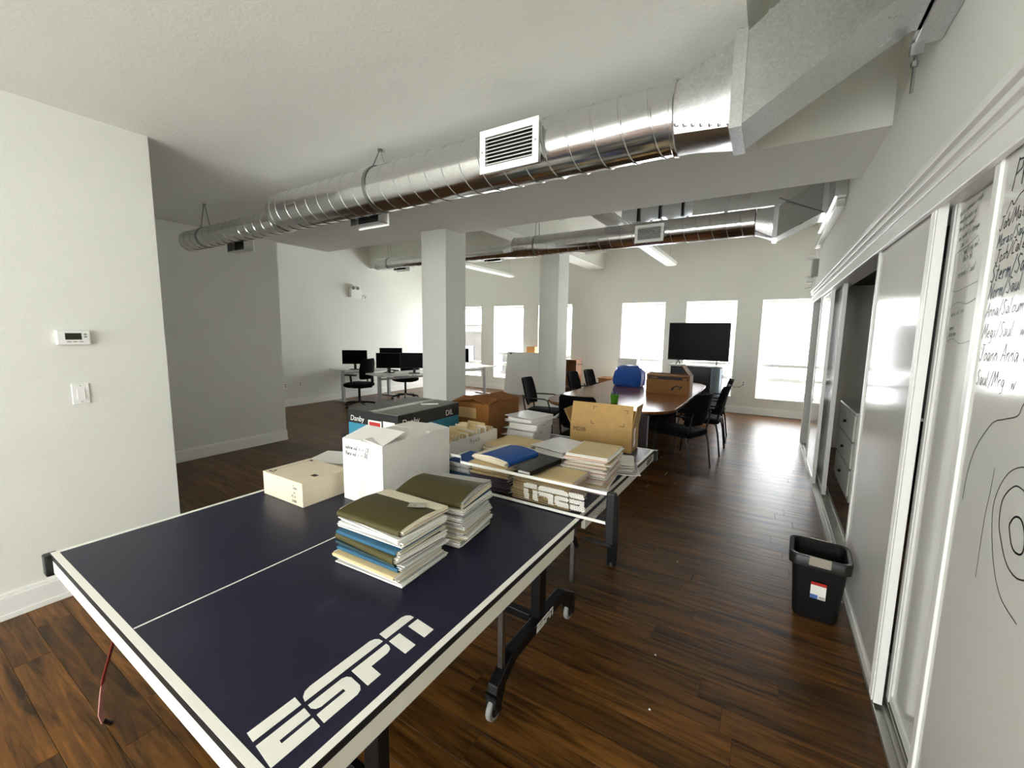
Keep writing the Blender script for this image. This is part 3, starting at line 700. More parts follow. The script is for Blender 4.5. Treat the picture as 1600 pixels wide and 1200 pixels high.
# ================================================================ PAPERWORK
def cover_mesh(w, d, t, bulge, nx=6):
    """folder cover: U-shaped card, spine at +y, open edge at -y"""
    th = .0012; prof = []
    for i in range(4): prof.append((-d/2+(d-t/2)*i/3, 0))
    for i in range(1, 6): a = -PI/2+PI*i/6; prof.append((d/2-t/2+t/2*math.cos(a), t/2+t/2*math.sin(a)))
    for i in range(7): s = i/6; prof.append((d/2-t/2-(d-t/2-.012)*s, t+bulge*math.sin(PI*s)-.25*bulge*s))
    out = []; 
    for i, (y, z) in enumerate(prof):
        a = prof[max(i-1, 0)]; b = prof[min(i+1, len(prof)-1)]; dy, dz = b[0]-a[0], b[1]-a[1]; L = math.hypot(dy, dz) or 1
        out.append((y-dz/L*th, z+dy/L*th))
    m = MB(); ringp = prof+out[::-1]
    m.loft([[Vector((x, y, max(z, .0001))) for y, z in ringp] for x in (-w/2, w/2)]); return m
def paper_mesh(w, d, t, bulge, n, rnd, spread=.006):
    m = MB(); z = .0016; tt_ = max(t-.003, .002); m.lay = []
    for i in range(n):
        h = tt_/n; dx, dy, a = rnd.uniform(-spread, spread), rnd.uniform(-spread, spread)-.003, rnd.uniform(-.022, .022)
        M = Matrix.Translation((dx, dy, 0)) @ Matrix.Rotation(a, 4, 'Z')
        b = bulge*(i+1)/n*.85
        ys = [-d/2+(d-.012)*k/4 for k in range(5)]
        R = []
        for k, y in enumerate(ys):
            s = 1-k/4; u = b*(math.sin(PI*s)-.25*s) if b else 0; u0 = bulge*i/n*.85*(math.sin(PI*s)-.25*s) if bulge else 0
            R.append([M @ Vector((-w/2, y, z+max(u0, 0))), M @ Vector((w/2, y, z+max(u0, 0))), M @ Vector((w/2, y, z+h*.97+max(u, 0))), M @ Vector((-w/2, y, z+h*.97+max(u, 0)))])
        f0 = len(m.f); m.loft(R); z += h; q = rnd.random(); m.lay.append((f0, len(m.f), 0 if q < .72 else (1 if q < .88 else 2)))
    return m
RP = random.Random(11); GREYP = mat('grey_paper', 'B4B3AF', .8, 0, .2)
def folder(loc, w, d, t, rz, cov, pap, label, group, bulge=0, n=None, name='file_folder', cat='folder', spread=.006, ext=.008):
    f = thing(name, label, cat, loc, rz, group)
    if cov: part('cover', cover_mesh(w, d, t, bulge), cov, f, 0, 35)
    pm = paper_mesh(w+ext, d+(.004 if cov else 0), t, bulge, n or max(4, int(t/.0032)), RP, spread); po = part('papers', pm, pap, f)
    po.data.materials.append(GREYP); po.data.materials.append(CREAMP if pap is not CREAMP else PINKP)
    for f0, f1, mi in pm.lay:
        for q in range(f0, f1): po.data.polygons[q].material_index = mi
    return f
def pile(x, y, z, rz, items, label, group, jit=.012, w=.30, d=.235):
    """items: (cover, paper, thickness[, extra dict]) from the bottom up"""
    ORD = ['bottom', 'second', 'third', 'fourth', 'fifth', 'sixth', 'seventh', 'eighth', 'ninth', 'tenth', 'eleventh', 'twelfth', 'thirteenth', 'fourteenth', 'fifteenth', 'sixteenth', 'seventeenth', 'eighteenth']
    cnt = {}
    for it in items:
        k_ = (it[3] if len(it) > 3 else {}).get('label', label); cnt[k_] = cnt.get(k_, 0)+1
    tot = dict(cnt); cnt = {}
    for it in items:
        cov, pap, t = it[:3]; e = it[3] if len(it) > 3 else {}
        lb = e.get('label', label); k_ = cnt.get(lb, 0); cnt[lb] = k_+1
        if tot[lb] > 1: lb = lb+', '+('topmost' if k_ == tot[lb]-1 else ORD[k_]+('' if k_ == 0 else ' from below'))
        folder((x+RP.uniform(-jit, jit)+e.get('dx', 0), y+RP.uniform(-jit, jit)+e.get('dy', 0), z), e.get('w', w), e.get('d', d), t, rz+RP.uniform(-.05, .05)+e.get('rz', 0), cov, pap,
               lb, group, e.get('bulge', 0), None, e.get('name', 'file_folder' if cov else 'paper_bundle'), 'folder' if cov else 'papers', e.get('spread', .006))
        z += t+.0022
    return z
TZ = T+.0004
# --- two piles on the near half
g = 'files on the near half of the table'
z = pile(-1.125, 1.005, TZ, PI, [(None, PAPER, .016, dict(w=.31, d=.25)), (None, PAPER, .012, dict(w=.315, d=.24, rz=.05)), (MANILA, PAPER, .012, dict(label='thin manila folder near the bottom of the front olive-topped file pile')), (NAVYF, PAPER, .014, dict(label='teal-blue folder in the lower half of the front olive-topped file pile', dx=-.005)),
    (None, PAPER, .012), (TEALF, PAPER, .010, dict(label='dark teal folder in the middle of the front olive-topped file pile'))],
    'loose white papers low in the front olive-topped pile', g)
z = pile(-1.115, 1.0, z, PI, [(OLIVE, PAPER, .030, dict(label='olive hanging folder halfway up the front file pile', w=.305)), (NAVYF, PAPER, .014, dict(label='blue folder just under the top papers of the front file pile', w=.29)),
    (None, PAPER, .022), (None, PAPER, .016, dict(dx=.006)), (OLIVE, CREAMP, .022, dict(bulge=.012, w=.30, label='olive hanging folder with a clear index tab on top of the front file pile', name='hanging_folder'))], 'white papers high in the front olive-topped pile', g, .006)
# clear index tab lying on the top olive folder
tb = part('index_tab', MB().box(-.032, .032, -.018, .018, 0, .0012), mat('clear_plastic_tab', 'A8A594', .15, 0, .6, (120, .4)))
tag(tb, 'small clear plastic index tab lying on the olive folder', 'tab'); tb.location = (-1.03, 1.05, z+.0135); tb.rotation_euler = (0, 0, .5)
z = pile(-1.12, 1.315, TZ, .12, [(OLIVE, PAPER, .026, dict(label='olive hanging folder at the bottom of the rear file pile', bulge=.0)), (None, PAPER, .018, dict(spread=.012)), (None, CREAMP, .016), (None, PAPER, .02, dict(spread=.01)), (NAVYF, PAPER, .014, dict(label='blue folder low in the rear file pile')), (None, PAPER, .022, dict(spread=.01)),
    (None, PAPER, .018), (NAVYF, PAPER, .012, dict(label='blue folder high in the rear file pile'))], 'loose white papers in the rear olive-topped pile', g, .008, .30, .24)
z = pile(-1.12, 1.30, z, PI+.12, [(OLIVE, CREAMP, .03, dict(bulge=.02, d=.27, label='curled olive hanging folder on top of the rear file pile', name='hanging_folder'))], '', g, 0)
# --- far half
g = 'manila files on the far half of the table'
pile(-.80, 2.17, TZ, .06, [(MANILA, PAPER if i % 3 else PINKP, .0085+.004*(i % 4 == 0), dict(dx=.002*i-.01, spread=.010)) for i in range(17)], 'manila folder in the tall pile before the kraft carton', g, .012, .22, .30)
pile(-.915, 1.865, TZ, PI-.02, [(MANILA, CREAMP if i % 2 else PINKP, .0075, dict(dy=.003*i, spread=.009)) for i in range(13)], 'manila folder in the pile behind the net lettering', g, .012, .31, .21)
pile(-1.22, 1.89, TZ, PI, [(PURPLEP, PAPER, .009, dict(label='dark plum folder in the pile under the thick blue folder')) for i in range(7)] + [(MANILA, CREAMP, .009, dict(label='manila folder in the pile under the thick blue folder')) for i in range(5)], '', 'files under the royal blue folder', .012, .24, .23)
f = folder((-1.21, 1.94, TZ+.135), .26, .25, .03, -PI/2-.15, BLUEF, CREAMP, 'thick royal blue folder bursting with papers on the left pile behind the net', None, .012, 6, 'presentation_folder', 'folder', .009, .02)
f = folder((-1.475, 1.95, TZ+.066), .23, .20, .022, -PI/2, BLUEF, PAPER, 'royal blue folder beside the white carton, on a short pile', None, 0)
pile(-1.47, 1.93, TZ, PI, [(NAVYF, PAPER, .03, dict(label='navy folder under the royal blue folder beside the white carton')), (None, PAPER, .03)], 'white papers between two blue folders beside the white carton', None, .004, .21, .21)
z = pile(-1.42, 2.36, TZ, PI/2, [(MANILA, CREAMP, .012) for i in range(7)], 'manila folder in the flat pile beside the file box', 'manila folders in the flat middle pile', .01, .31, .30)
pile(-1.07, 2.44, TZ, .2, [(MANILA, PINKP, .012, dict(spread=.012)) for i in range(6)], 'manila folder in the pile carrying the single white binder', 'manila folders under the white binder', .012, .30, .24)
pile(-.72, 2.52, TZ, .3, [(None, PAPER, .014, dict(spread=.02)), (None, PAPER, .016, dict(spread=.02)), (None, PAPER, .014, dict(spread=.025)), (None, PAPER, .014, dict(spread=.02))], 'loose crumpled papers beside the kraft carton', 'loose papers by the kraft box', .015, .12, .2)
pile(-2.13, 1.54, TZ, .35, [(NAVYF, PAPER, .02, dict(label='teal-blue folder in the papers behind the flat cream carton')), (None, PAPER, .018), (NAVYF, PAPER, .018, dict(label='upper teal-blue folder in the papers behind the flat cream carton')), (None, PAPER, .016), (None, PAPER, .010)], 'loose papers behind the flat cream carton', 'papers behind the flat cream carton', .012, .26, .22)
# binders
def binder(loc, w, d, t, rz, shell, label, group=None, txt=None):
    """spine at -y side, opening at +y"""
    b = thing('ring_binder', label, 'binder', loc, rz, group); c = .003
    part('cover', MB().box(-w/2, w/2, -d/2, d/2, 0, c).box(-w/2, w/2, -d/2, -d/2+c, c, t-c).box(-w/2, w/2, -d/2, d/2, t-c, t), shell, b, .001)
    part('papers', paper_mesh(w-.02, d-.03, t-.010, 0, 6, RP, .004), PAPER, b)
    if txt: textmesh(txt, .012, GREYINK, 'spine_label', b, frame3((-.06, -d/2-.0006, t/2-.005), (1, 0, 0), (0, 0, 1)), 0, .0001)
    return b
WB = mat('white_vinyl', 'E4E4E2', .3)
z = TZ
for i, lb in enumerate(('white ring binder at the bottom of the binder stack', 'white ring binder in the middle of the binder stack', 'white ring binder on top of the binder stack')):
    binder((-1.56+.012*(i-1), 2.80, z), .29, .27, .055, PI/2+.06*(i-1), WB, lb, 'white binders in a stack', 'RECORDS' if i else None); z += .0565
binder((-1.55, 2.80, z), .28, .26, .035, PI/2-.15, WB, 'slim white ring binder crowning the binder stack', 'white binders in a stack')
binder((-1.09, 2.40, TZ+.088), .30, .26, .04, PI/2-.25, WB, 'single white ring binder lying on manila folders near the kraft box')
bk = binder((-.985, 1.885, TZ+.137), .29, .11, .024, PI/2-.12, mat('black_vinyl', '060607', .4, 0, .2), 'black ring binder lying on manila folders behind the net')
# --- cartons
def carton(name, label, cat, x0, x1, y0, y1, h, m, rz=0, wall=.004, openf=False):
    cx, cy = (x0+x1)/2, (y0+y1)/2; a, b = (x1-x0)/2, (y1-y0)/2
    t = thing(name, label, cat, (cx, cy, 0), rz)
    return t, a, b
# A flat cream carton
t, a, b = carton('laptop_carton', 'flat cream carton with black print lying on the near half', 'box', -2.15, -1.815, 1.10, 1.36, .125, CREAMC)
t.location.z = TZ; hA = .118
part('carton_body', MB().box(-a, a, -b, b, 0, hA-.004), CREAMC, t, .0015)
part('carton_lid', MB().box(-a-.001, a+.001, -b-.001, b+.001, hA-.0035, hA), CREAMC, t, .001)
m = MB(); Mz = Matrix.Translation((0, 0, hA+.0003))
strokes(m, Mz, [[(-a+.035, -b+.03), (-a+.035, b-.03)]], .0022)
part('printed_line', m, INK, t); m = MB()
strokes(m, Mz, [[(-a+.02, -b+.02), (-a+.06, -b+.02), (-a+.045, -b+.045), (-a+.02, -b+.02)]], .006); part('printed_logo', m, INK, t)
part('printed_logo', MB().box(-a+.03, -a+.055, b-.03, b-.015, hA, hA+.0004), INK, t)
part('printed_mark', MB().box(a-.075, a-.04, -b+.09, -b+.115, hA, hA+.0004), INK, t)
m = MB(); Mf = frame3((0, -b-.0004, 0), (1, 0, 0), (0, 0, 1)); write(m, Mf, 'Case', a-.08, .078, .02, .002); write(m, Mf, 'set', a-.075, .055, .014, .0015); write(m, Mf, 'M2 81', a-.09, .035, .014, .0015)
part('printed_text', m, INK, t)
m = MB(); rr = random.Random(2)
for i in range(9): m.box(a-.088+i*.0045, a-.088+i*.0045+rr.choice((.0015, .003)), -b-.0004, -b, .012, .024)
o = part('barcode', m, INK, t); o['kind'] = 'stuff'
# open-flap cartons
def open_carton(name, label, loc, a, b, h, m, rz, flaps, wall=.004):
    """flaps: list of (side, angle_deg from vertical outward, length, hinge range)"""
    t = thing(name, label, 'box', loc, rz)
    part('panel', MB().box(-a, a, -b, -b+wall, wall, h), m, t); part('panel', MB().box(-a, a, b-wall, b, wall, h), m, t)
    part('panel', MB().box(-a, -a+wall, -b+wall, b-wall, wall, h), m, t); part('panel', MB().box(a-wall, a, -b+wall, b-wall, wall, h), m, t)
    part('base', MB().box(-a, a, -b, b, 0, wall), m, t)
    for side, ang, L, skew in flaps:
        an = math.radians(ang); mb_ = MB()
        if side in 'NS':
            s = 1 if side == 'N' else -1; y0 = s*(b-wall/2); y1 = y0+s*L*math.sin(an); z1 = h+L*math.cos(an); p, q = Vector((-a, y0, h)), Vector((a, y0, h)); p2, q2 = Vector((-a+.004+skew, y1, z1)), Vector((a-.004+skew, y1, z1))
        else:
            s = 1 if side == 'E' else -1; x0 = s*(a-wall/2); x1 = x0+s*L*math.sin(an); z1 = h+L*math.cos(an); p, q = Vector((x0, -b, h)), Vector((x0, b, h)); p2, q2 = Vector((x1, -b+.004+skew, z1)), Vector((x1, b-.004+skew, z1))
        nrm = (q-p).cross(p2-p).normalized()*wall*.4
        mb_.hexa([p-nrm, p2-nrm, p+nrm, p2+nrm, q-nrm, q2-nrm, q+nrm, q2+nrm]); part('flap', mb_, m, t)
    return t
# B tall white carton
t = open_carton('white_carton', 'tall white carton with handwriting and half-open flaps on the near half', (-1.622, 1.525, TZ), .142, .237, .306, WCARD, 0.0,
    [('S', -75, .15, 0), ('N', -88, .15, 0), ('W', -88, .13, 0), ('E', -84, .13, 0)], .004)
m = MB(); Mf = frame3((0, -.2375, 0), (1, 0, 0), (0, 0, 1)); write(m, Mf, "Tahrm Lol's -> C8", -.12, .258, .022, .0026, .02); write(m, Mf, "Nara Lol's -> 88", -.12, .228, .022, .0026, .02)
strokes(m, Mf, [[(.015, .254), (.06, .258)], [(.015, .224), (.055, .226)]], .0016); part('handwriting', m, INK, t)
part('tape_strip', MB().box(-.03, .012, -.2378, -.2372, .0, .14), mat('clear_tape', 'D9D7D0', .25), t)
# file box full of tabbed folders
t = open_carton('file_box', 'long white file box packed with tabbed manila folders', (-1.72, 2.16, TZ), .125, .245, .165, WCARD, -.06, [])
m = MB(); Mf = frame3((.1256, -.05, .10), (0, 1, 0), (0, 0, 1)); write(m, Mf, 'Mrg Lite', 0, .02, .028, .002); part('handwriting', m, INK, t)
ORD_ = ['first', 'second', 'third', 'fourth', 'fifth', 'sixth', 'seventh', 'eighth', 'ninth', 'tenth', 'eleventh', 'twelfth', 'thirteenth', 'fourteenth']
for i in range(14):
    c = (MANILA, MANILA, CREAMP)[i % 3]; th = .022
    lb = 'upright tabbed folder in the white file box, '+('nearest' if i == 0 else ORD_[i]+' from the camera') if i != 1 else 'upright folder with a yellow sticker in the white file box'
    ff = thing('tabbed_folder', lb, 'folder', (-1.72, 2.16, TZ+.0045), -.06, 'tabbed folders in the file box')
    y = -.215+i*.031; hh = .175+RP.uniform(0, .018); lean = RP.uniform(.0, .02)
    mm = MB(); 
    mm.hexa([Vector((-.11, y, 0)), Vector((-.11, y+lean, hh)), Vector((-.11, y+th*.55, 0)), Vector((-.11, y+th*.55+lean, hh)), Vector((.11, y, 0)), Vector((.11, y+lean, hh)), Vector((.11, y+th*.55, 0)), Vector((.11, y+th*.55+lean, hh))])
    part('papers', mm, PAPER if i % 2 else c, ff)
    tx = -.08+.05*(i % 3); mm = MB().box(-.112, .112, y+th*.6, y+th*.68, 0, hh+.003).box(tx, tx+.08, y+th*.6, y+th*.68, hh+.003, hh+.018)
    part('cover', mm, MANILA, ff)
    if i == 1: part('sticker', MB().box(.02, .06, y+th*.6-.002, y+th*.6, hh, hh+.02), mat('yellow_sticker', 'E8DF4A', .5), ff)
# MD2B kraft box with raised flaps
t = open_carton('kraft_carton', 'tall open kraft carton printed with black letters at the far table edge', (-1.005, 2.975, TZ), .228, .105, .165, KRAFT, .04,
    [('S', -12, .17, 0), ('N', 14, .10, 0), ('E', 10, .17, 0), ('W', 30, .12, 0)], .005)
textmesh('MD2B', .042, INK, 'printed_letters', t, frame3((-.205, -.1058, .118), (1, 0, 0), (0, 0, 1)), 0, .0002, .9)
m = MB(); an = math.radians(-12); Mf = frame3((0, -.105-.0045, .165), (1, 0, 0), (0, math.sin(12*PI/180), math.cos(12*PI/180)))
for cx, cy, sx, sy in ((-.06, .145, 1, -1), (.19, .135, -1, -1), (-.07, .02, 1, 1), (.17, .02, -1, 1)): strokes(m, Mf, [[(cx+sx*.028, cy), (cx, cy), (cx, cy+sy*.022)]], .003)
part('corner_mark', m, INK, t)
part('tape_strip', MB().box(.2282, .2288, -.04, .0, .03, .165), TAPE, t)
# brown closed carton, far left corner
t = open_carton('brown_carton', 'brown taped carton with loosely folded flaps on the far table corner', (-1.955, 2.80, TZ), .175, .235, .285, KRAFTD, .03,
    [('S', -80, .16, 0), ('N', -87, .2, 0), ('W', -80, .17, 0), ('E', -76, .17, 0)], .005)
part('tape_strip', MB().box(-.13, .06, -.2358, -.2352, .17, .25), TAPE, t)
# black and teal appliance carton
t = thing('appliance_carton', 'black and teal printed appliance carton behind the white carton', 'box', (-2.115, 2.06, TZ), .02)
a, b, h = .225, .30, .325
part('carton_body', MB().box(-a, a, -b, b, 0, h-.09), TEALPR, t, .002)
part('carton_band', MB().box(-a-.0006, a+.0006, -b-.0006, b+.0006, h-.09, h-.004), mat('black_print_card', '121314', .45), t, .002)
part('flap', MB().box(-a, -.004, -b, b, h-.0038, h+.0006), mat('grey_black_card', '2A2B29', .4, 0, .5, (9, .3)), t)
part('flap', MB().box(.004, a, -b, b, h-.0038, h+.0006), mat('grey_card', '57584F', .4, 0, .5, (9, .25)), t)
part('tape_strip', MB().box(-.03, .03, -b-.001, b+.001, h+.0007, h+.0011), mat('clear_brown_tape', '6A685C', .15), t)
textmesh('Danby', .05, LINEW, 'printed_brand', t, frame3((-a+.02, -b-.0012, h-.075), (1, 0, 0), (0, 0, 1)), .15, .0002)
textmesh('Danby', .06, LINEW, 'printed_brand', t, frame3((a+.0012, -b+.03, h-.075), (0, 1, 0), (0, 0, 1)), .15, .0002)
textmesh('DIL', .055, LINEW, 'printed_brand', t, frame3((a+.0012, b-.15, h-.075), (0, 1, 0), (0, 0, 1)), 0, .0002)
part('shipping_label', MB().box(-.035, .085, -b-.0014, -b-.0008, h-.15, h-.055), LINEW, t)
part('warning_print', MB().box(-.025, .075, -b-.0018, -b-.0014, h-.105, h-.065), RED, t)
part('printed_panel', MB().box(.10, .20, -b-.0014, -b-.0008, h-.13, h-.05), LINEW, t)
o = tag(part('plastic_strip', MB().box(-.06, .06, -.008, .008, 0, .005), LINEW), 'thin white strip lying on the appliance carton', 'strip')
o.location = (-2.0, 2.17, TZ+h+.0012); o.rotation_euler = (0, 0, .7)
# ================================================================ NEAR DETAILS
# thermostat and switch on the near left wall (x axis of frame runs +y, facing +x)
t = thing('thermostat', 'white wall thermostat with dark display on the near left wall', 'thermostat', (X1, .752, 1.53))
part('thermostat_body', MB().loft([[Vector((0, y, z)) for y, z in pl] for pl in ()]) if False else MB().box(.0005, .028, -.072, .072, -.042, .042), WHITEP, t, .008, None, None, 3)
part('display', MB().box(.028, .0288, -.036, .032, -.012, .026), mat('lcd_grey_green', '2A2C22', .2), t)
for i in range(3): part('button', MB().box(.028, .030, -.030+i*.025, -.012+i*.025, -.026, -.021), mat('grey_plastic', '8E8D86', .5), t)
for i in range(2): part('button', MB().box(.028, .030, .042, .054, .0+i*.014, .009+i*.014), mat('grey_plastic', '8E8D86', .5), t)
t = thing('light_switch', 'white rocker light switch below the thermostat', 'switch', (X1, .76, 1.2))
part('switch_plate', MB().box(.0005, .007, -.038, .038, -.06, .06), WHITEP, t, .003)
part('rocker', MB().hexa([Vector((.007, -.017, -.034)), Vector((.007, -.017, .034)), Vector((.007, .017, -.034)), Vector((.007, .017, .034)), Vector((.013, -.017, -.034)), Vector((.009, -.017, .034)), Vector((.013, .017, -.034)), Vector((.009, .017, .034))]), TRIM, t, .001)
for z in (-.048, .048): part('screw', MB().cyl((.007, 0, z), (.0082, 0, z), .003, n=8), STEEL, t)
# red strap hanging from the table to the floor
st = MB(); st.tube([(-1.95, .50, .684), (-2.03, .455, .4), (-2.075, .43, .26), (-2.09, .425, .2), (-2.12, .42, .1), (-2.135, .43, .045)], .0025, 6, .012)
t = thing('tie_strap', 'thin red strap with black end hanging from the near table edge', 'strap')
part('webbing', st, mat('red_webbing', '8E2A22', .7), t, 0, 40)
part('webbing_tail', MB().tube([(-2.08, .428, .235), (-2.088, .424, .2), (-2.117, .419, .1), (-2.13, .428, .05)], .0032, 6, .0125), mat('pale_pink_webbing', 'C98F84', .7), t, 0, 40)
part('buckle', MB().tube([(-2.13, .428, .052), (-2.145, .45, .012), (-2.155, .455, .0085)], .008, 8), BLACKP, t, 0, 40)
# waste bin
t = thing('waste_bin', 'black plastic waste bin with tan clips and a sticker, beside the closet door', 'bin', (.335, 2.86, 0), -.06)
def rr_ring(a, b, r, z, n=6):
    out = []
    for cx, cy, s in ((a-r, b-r, 0), (-a+r, b-r, 1), (-a+r, -b+r, 2), (a-r, -b+r, 3)):
        for k in range(n+1): an = PI/2*(s+k/n); out.append(Vector((cx+r*math.cos(an), cy+r*math.sin(an), z)))
    return out
m = MB(); m.loft([rr_ring(.098, .085, .03, .0), rr_ring(.105, .09, .03, .02), rr_ring(.128, .118, .035, .36), rr_ring(.124, .114, .035, .36), rr_ring(.100, .086, .03, .02), rr_ring(.09, .08, .03, .012)], cap=True)
part('bin_body', m, mat('dark_bin_plastic', '100F0D', .45, 0, .35), t, 0, 40)
m = MB(); m.loft([rr_ring(.128, .118, .035, .325), rr_ring(.142, .132, .04, .325), rr_ring(.145, .135, .04, .38), rr_ring(.139, .129, .04, .388), rr_ring(.124, .114, .035, .385), rr_ring(.124, .114, .035, .325)], cap=False)
part('rim', m, mat('dark_bin_rim', '1C1B18', .4, 0, .4), t, 0, 40)
TAN = mat('tan_clip_plastic', '9A9181', .5)
for s in (-1, 1): part('clip', MB().box(-.05, .05, *sorted((s*.128, s*.139)), .340, .392), TAN, t, .004)
sM = frame3((.005, -.1135, .145), (1, 0, 0), (0, -.085, 1))
st_ = part('sticker', MB().box(-.035, .035, 0, .095, 0, .0008, sM), LINEW, t, 0, None, 'white, red and blue product sticker')
part('sticker_print', MB().box(-.035, .035, .082, .1, .0008, .0012, sM), RED, st_); part('sticker_print', MB().box(-.035, 0, .0, .024, .0008, .0012, sM), BLUEPR, st_)
m = MB()
for i in range(8): m.box(.004+i*.0036, .004+i*.0036+(.001, .002)[i % 2], .002, .02, .0008, .0012, sM)
o = part('barcode', m, INK, st_); o['kind'] = 'stuff'
# paper scraps on the floor
for i, (x, y) in enumerate(((-.32, 1.69), (-.37, 2.02), (-.44, 3.0))):
    o = part('paper_scrap', MB().prism([(-.004, -.003), (.005, -.002), (.003, .004), (-.003, .003)], 0.0001, .0035), PAPER)
    tag(o, ('tiny white paper scrap on the floor nearest the camera', 'tiny white paper scrap on the floor between table and bin', 'tiny white paper scrap on the floor past the net')[i], 'scrap'); o.location = (x, y, .0002)
# emergency lights
def emlight(loc, rz, label):
    t = thing('emergency_light', label, 'emergency light', loc, rz)
    part('housing', MB().box(-.15, .15, .0005, .09, -.1, .1), WHITEP, t, .006)
    for x, z in ((.09, .135), (-.03, .135)):
        h = part('lamp_head', MB().cyl((x, .04, z), (x+.01, .10, z-.02), .045, .05, n=16), WHITEP, t, 0, 40)
        part('lamp_lens', MB().cyl((x+.01, .10, z-.02), (x+.0105, .103, z-.021), .042, n=16), mat('lamp_glass', '8A8C8E', .1), h, 0, 40)
    h = part('lamp_head', MB().cyl((-.2, .03, -.055), (-.22, .09, -.075), .045, .05, n=16), WHITEP, t, 0, 40)
    part('lamp_lens', MB().cyl((-.22, .09, -.075), (-.2205, .093, -.076), .042, n=16), mat('lamp_glass', '8A8C8E', .1), h, 0, 40)
emlight((X3, 6.62, 2.45), -PI/2, 'white emergency light on the bright left wall')
t = thing('emergency_light', 'emergency light high on the end of the right wall above the doors', 'emergency light', (XR, 7.45, 2.55))
part('housing', MB().box(-.07, -.0005, -.12, .12, -.12, .12), mat('grey_plastic', '8E8D86', .5), t, .006)
for z in (.15, -.16):
    part('lamp_head', MB().cyl((-.05, 0, z), (-.13, -.03, z+.01), .045, .05, n=16), WHITEP, t, 0, 40)
part('wire_guard', MB().tube([(-.02, .05, -.12), (-.06, .05, -.26), (-.13, 0, -.27), (-.06, -.05, -.26), (-.02, -.05, -.12)], .004, 6), STEEL, t)
o = part('conduit', MB().cyl((XR-.016, 7.55, 2.72), (XR-.016, 7.55, 2.868), .014, n=12).cyl((XR-.016, 7.55, 2.868), (XR-.016, 7.55, 3.6), .014, n=12), TRIM, None, 0, 40)
tag(o, 'white vertical conduit above the far emergency light', 'conduit')
# wall outlets
def outlet(loc, rz, label):
    t = thing('wall_outlet', label, 'outlet', loc, rz); part('plate', MB().box(-.036, .036, .0005, .006, -.058, .058), WHITEP, t, .002)
    for z in (-.022, .022): part('socket', MB().box(-.015, .015, .006, .0068, z-.014, z+.014), mat('grey_plastic', '8E8D86', .5), t)
outlet((X3, 4.86, .44), -PI/2, 'left wall outlet near the shaded wall corner'); outlet((X3, 5.18, .44), -PI/2, 'right wall outlet of the pair below the emergency light')
outlet((-6.78, YF, .45), PI, 'wall outlet between the two left windows'); outlet((-.40, YF, .62), PI, 'wall outlet right of the television stand with a black cable')
o = part('power_cable', MB().tube([(-.40, 9.735, .60), (-.45, 9.72, .55), (-.55, 9.70, .53), (-.64, 9.68, .58), (-.70, 9.60, .62), (-.74, 9.52, .64)], .005, 6), BLACKP, None, 0, 40); tag(o, 'black power cable drooping from the outlet to the television stand', 'cable')
# ================================================================ CHAIRS
def sect(w, d, r): return [(x, y) for x, y in [(v.x, v.y) for v in rr_ring(w/2, d/2, r, 0, 3)]]
def guest_chair():
    t = thing('guest_chair', 'black guest chair with armrests', 'chair')
    m = MB(); m.loft([[Vector((x, y, z)) for x, y in sect(w, d, .05)] for w, d, z in ((.42, .42, .415), (.46, .46, .43), (.47, .47, .455), (.44, .44, .475))]); part('seat', m, FABRIC, t, 0, 60)
    m = MB(); R = []
    for z, y, w in ((.55, -.215, .36), (.58, -.222, .42), (.68, -.245, .44), (.80, -.275, .44), (.90, -.305, .41), (.93, -.315, .36)):
        R.append([Vector((w*k/2, y-.018+.05*(k*k), z)) for k in (-1, -.6, -.2, .2, .6, 1)]+[Vector((w*k/2, y+.012+.05*(k*k), z)) for k in (1, .6, .2, -.2, -.6, -1)])
    m.loft(R); part('backrest', m, FABRIC, t, 0, 60)
    for sx in (-1, 1):
        part('leg', MB().tube([(sx*.24, .22, 0), (sx*.235, .20, .3), (sx*.23, .18, .425)], .011, 8), BLACKM, t, 0, 40)
        part('leg', MB().tube([(sx*.24, -.27, 0), (sx*.235, -.23, .3), (sx*.23, -.2, .425)], .011, 8), BLACKM, t, 0, 40)
        part('armrest', MB().tube([(sx*.235, .18, .425), (sx*.26, .17, .55), (sx*.265, .14, .65), (sx*.265, .08, .665), (sx*.262, -.14, .665), (sx*.23, -.235, .66)], .011, 8), BLACKM, t, 0, 40)
        part('back_upright', MB().tube([(sx*.2, -.2, .43), (sx*.205, -.225, .56), (sx*.205, -.25, .7)], .011, 8), BLACKM, t, 0, 40)
    part('seat_frame', MB().box(-.22, .22, -.2, -.18, .40, .42).box(-.22, .22, .17, .19, .40, .42), BLACKM, t)
    return t
g0 = guest_chair(); first = [True]
def place(x, y, face, label):
    """face = direction angle (deg) the chair looks towards, 90 = +y"""
    rz = math.radians(face-90)
    if first[0]:
        first[0] = False; g0.location = (x, y, 0); g0.rotation_euler = (0, 0, rz); g0['label'] = label; g0['group'] = 'guest chairs around the conference table'; return
    dup(g0, (x, y, 0), rz, label, 'guest chairs around the conference table')
place(-2.78, 5.45, 10, 'black armchair beside the far white column, nearest on the table\'s left side')
place(-2.62, 6.72, 0, 'black chair on the left of the conference table, in front of the wooden shelf')
place(-2.55, 7.30, 0, 'black chair on the left of the conference table, nearest the blue bag')
place(-1.72, 4.42, 90, 'black chair at the near end of the conference table, hidden by the kraft carton')
place(-.84, 5.30, 160, 'nearest black chair on the right side of the conference table')
place(-.72, 6.28, 178, 'middle black chair on the right side of the conference table')
place(-.74, 7.10, 182, 'farthest black chair on the right side of the conference table')
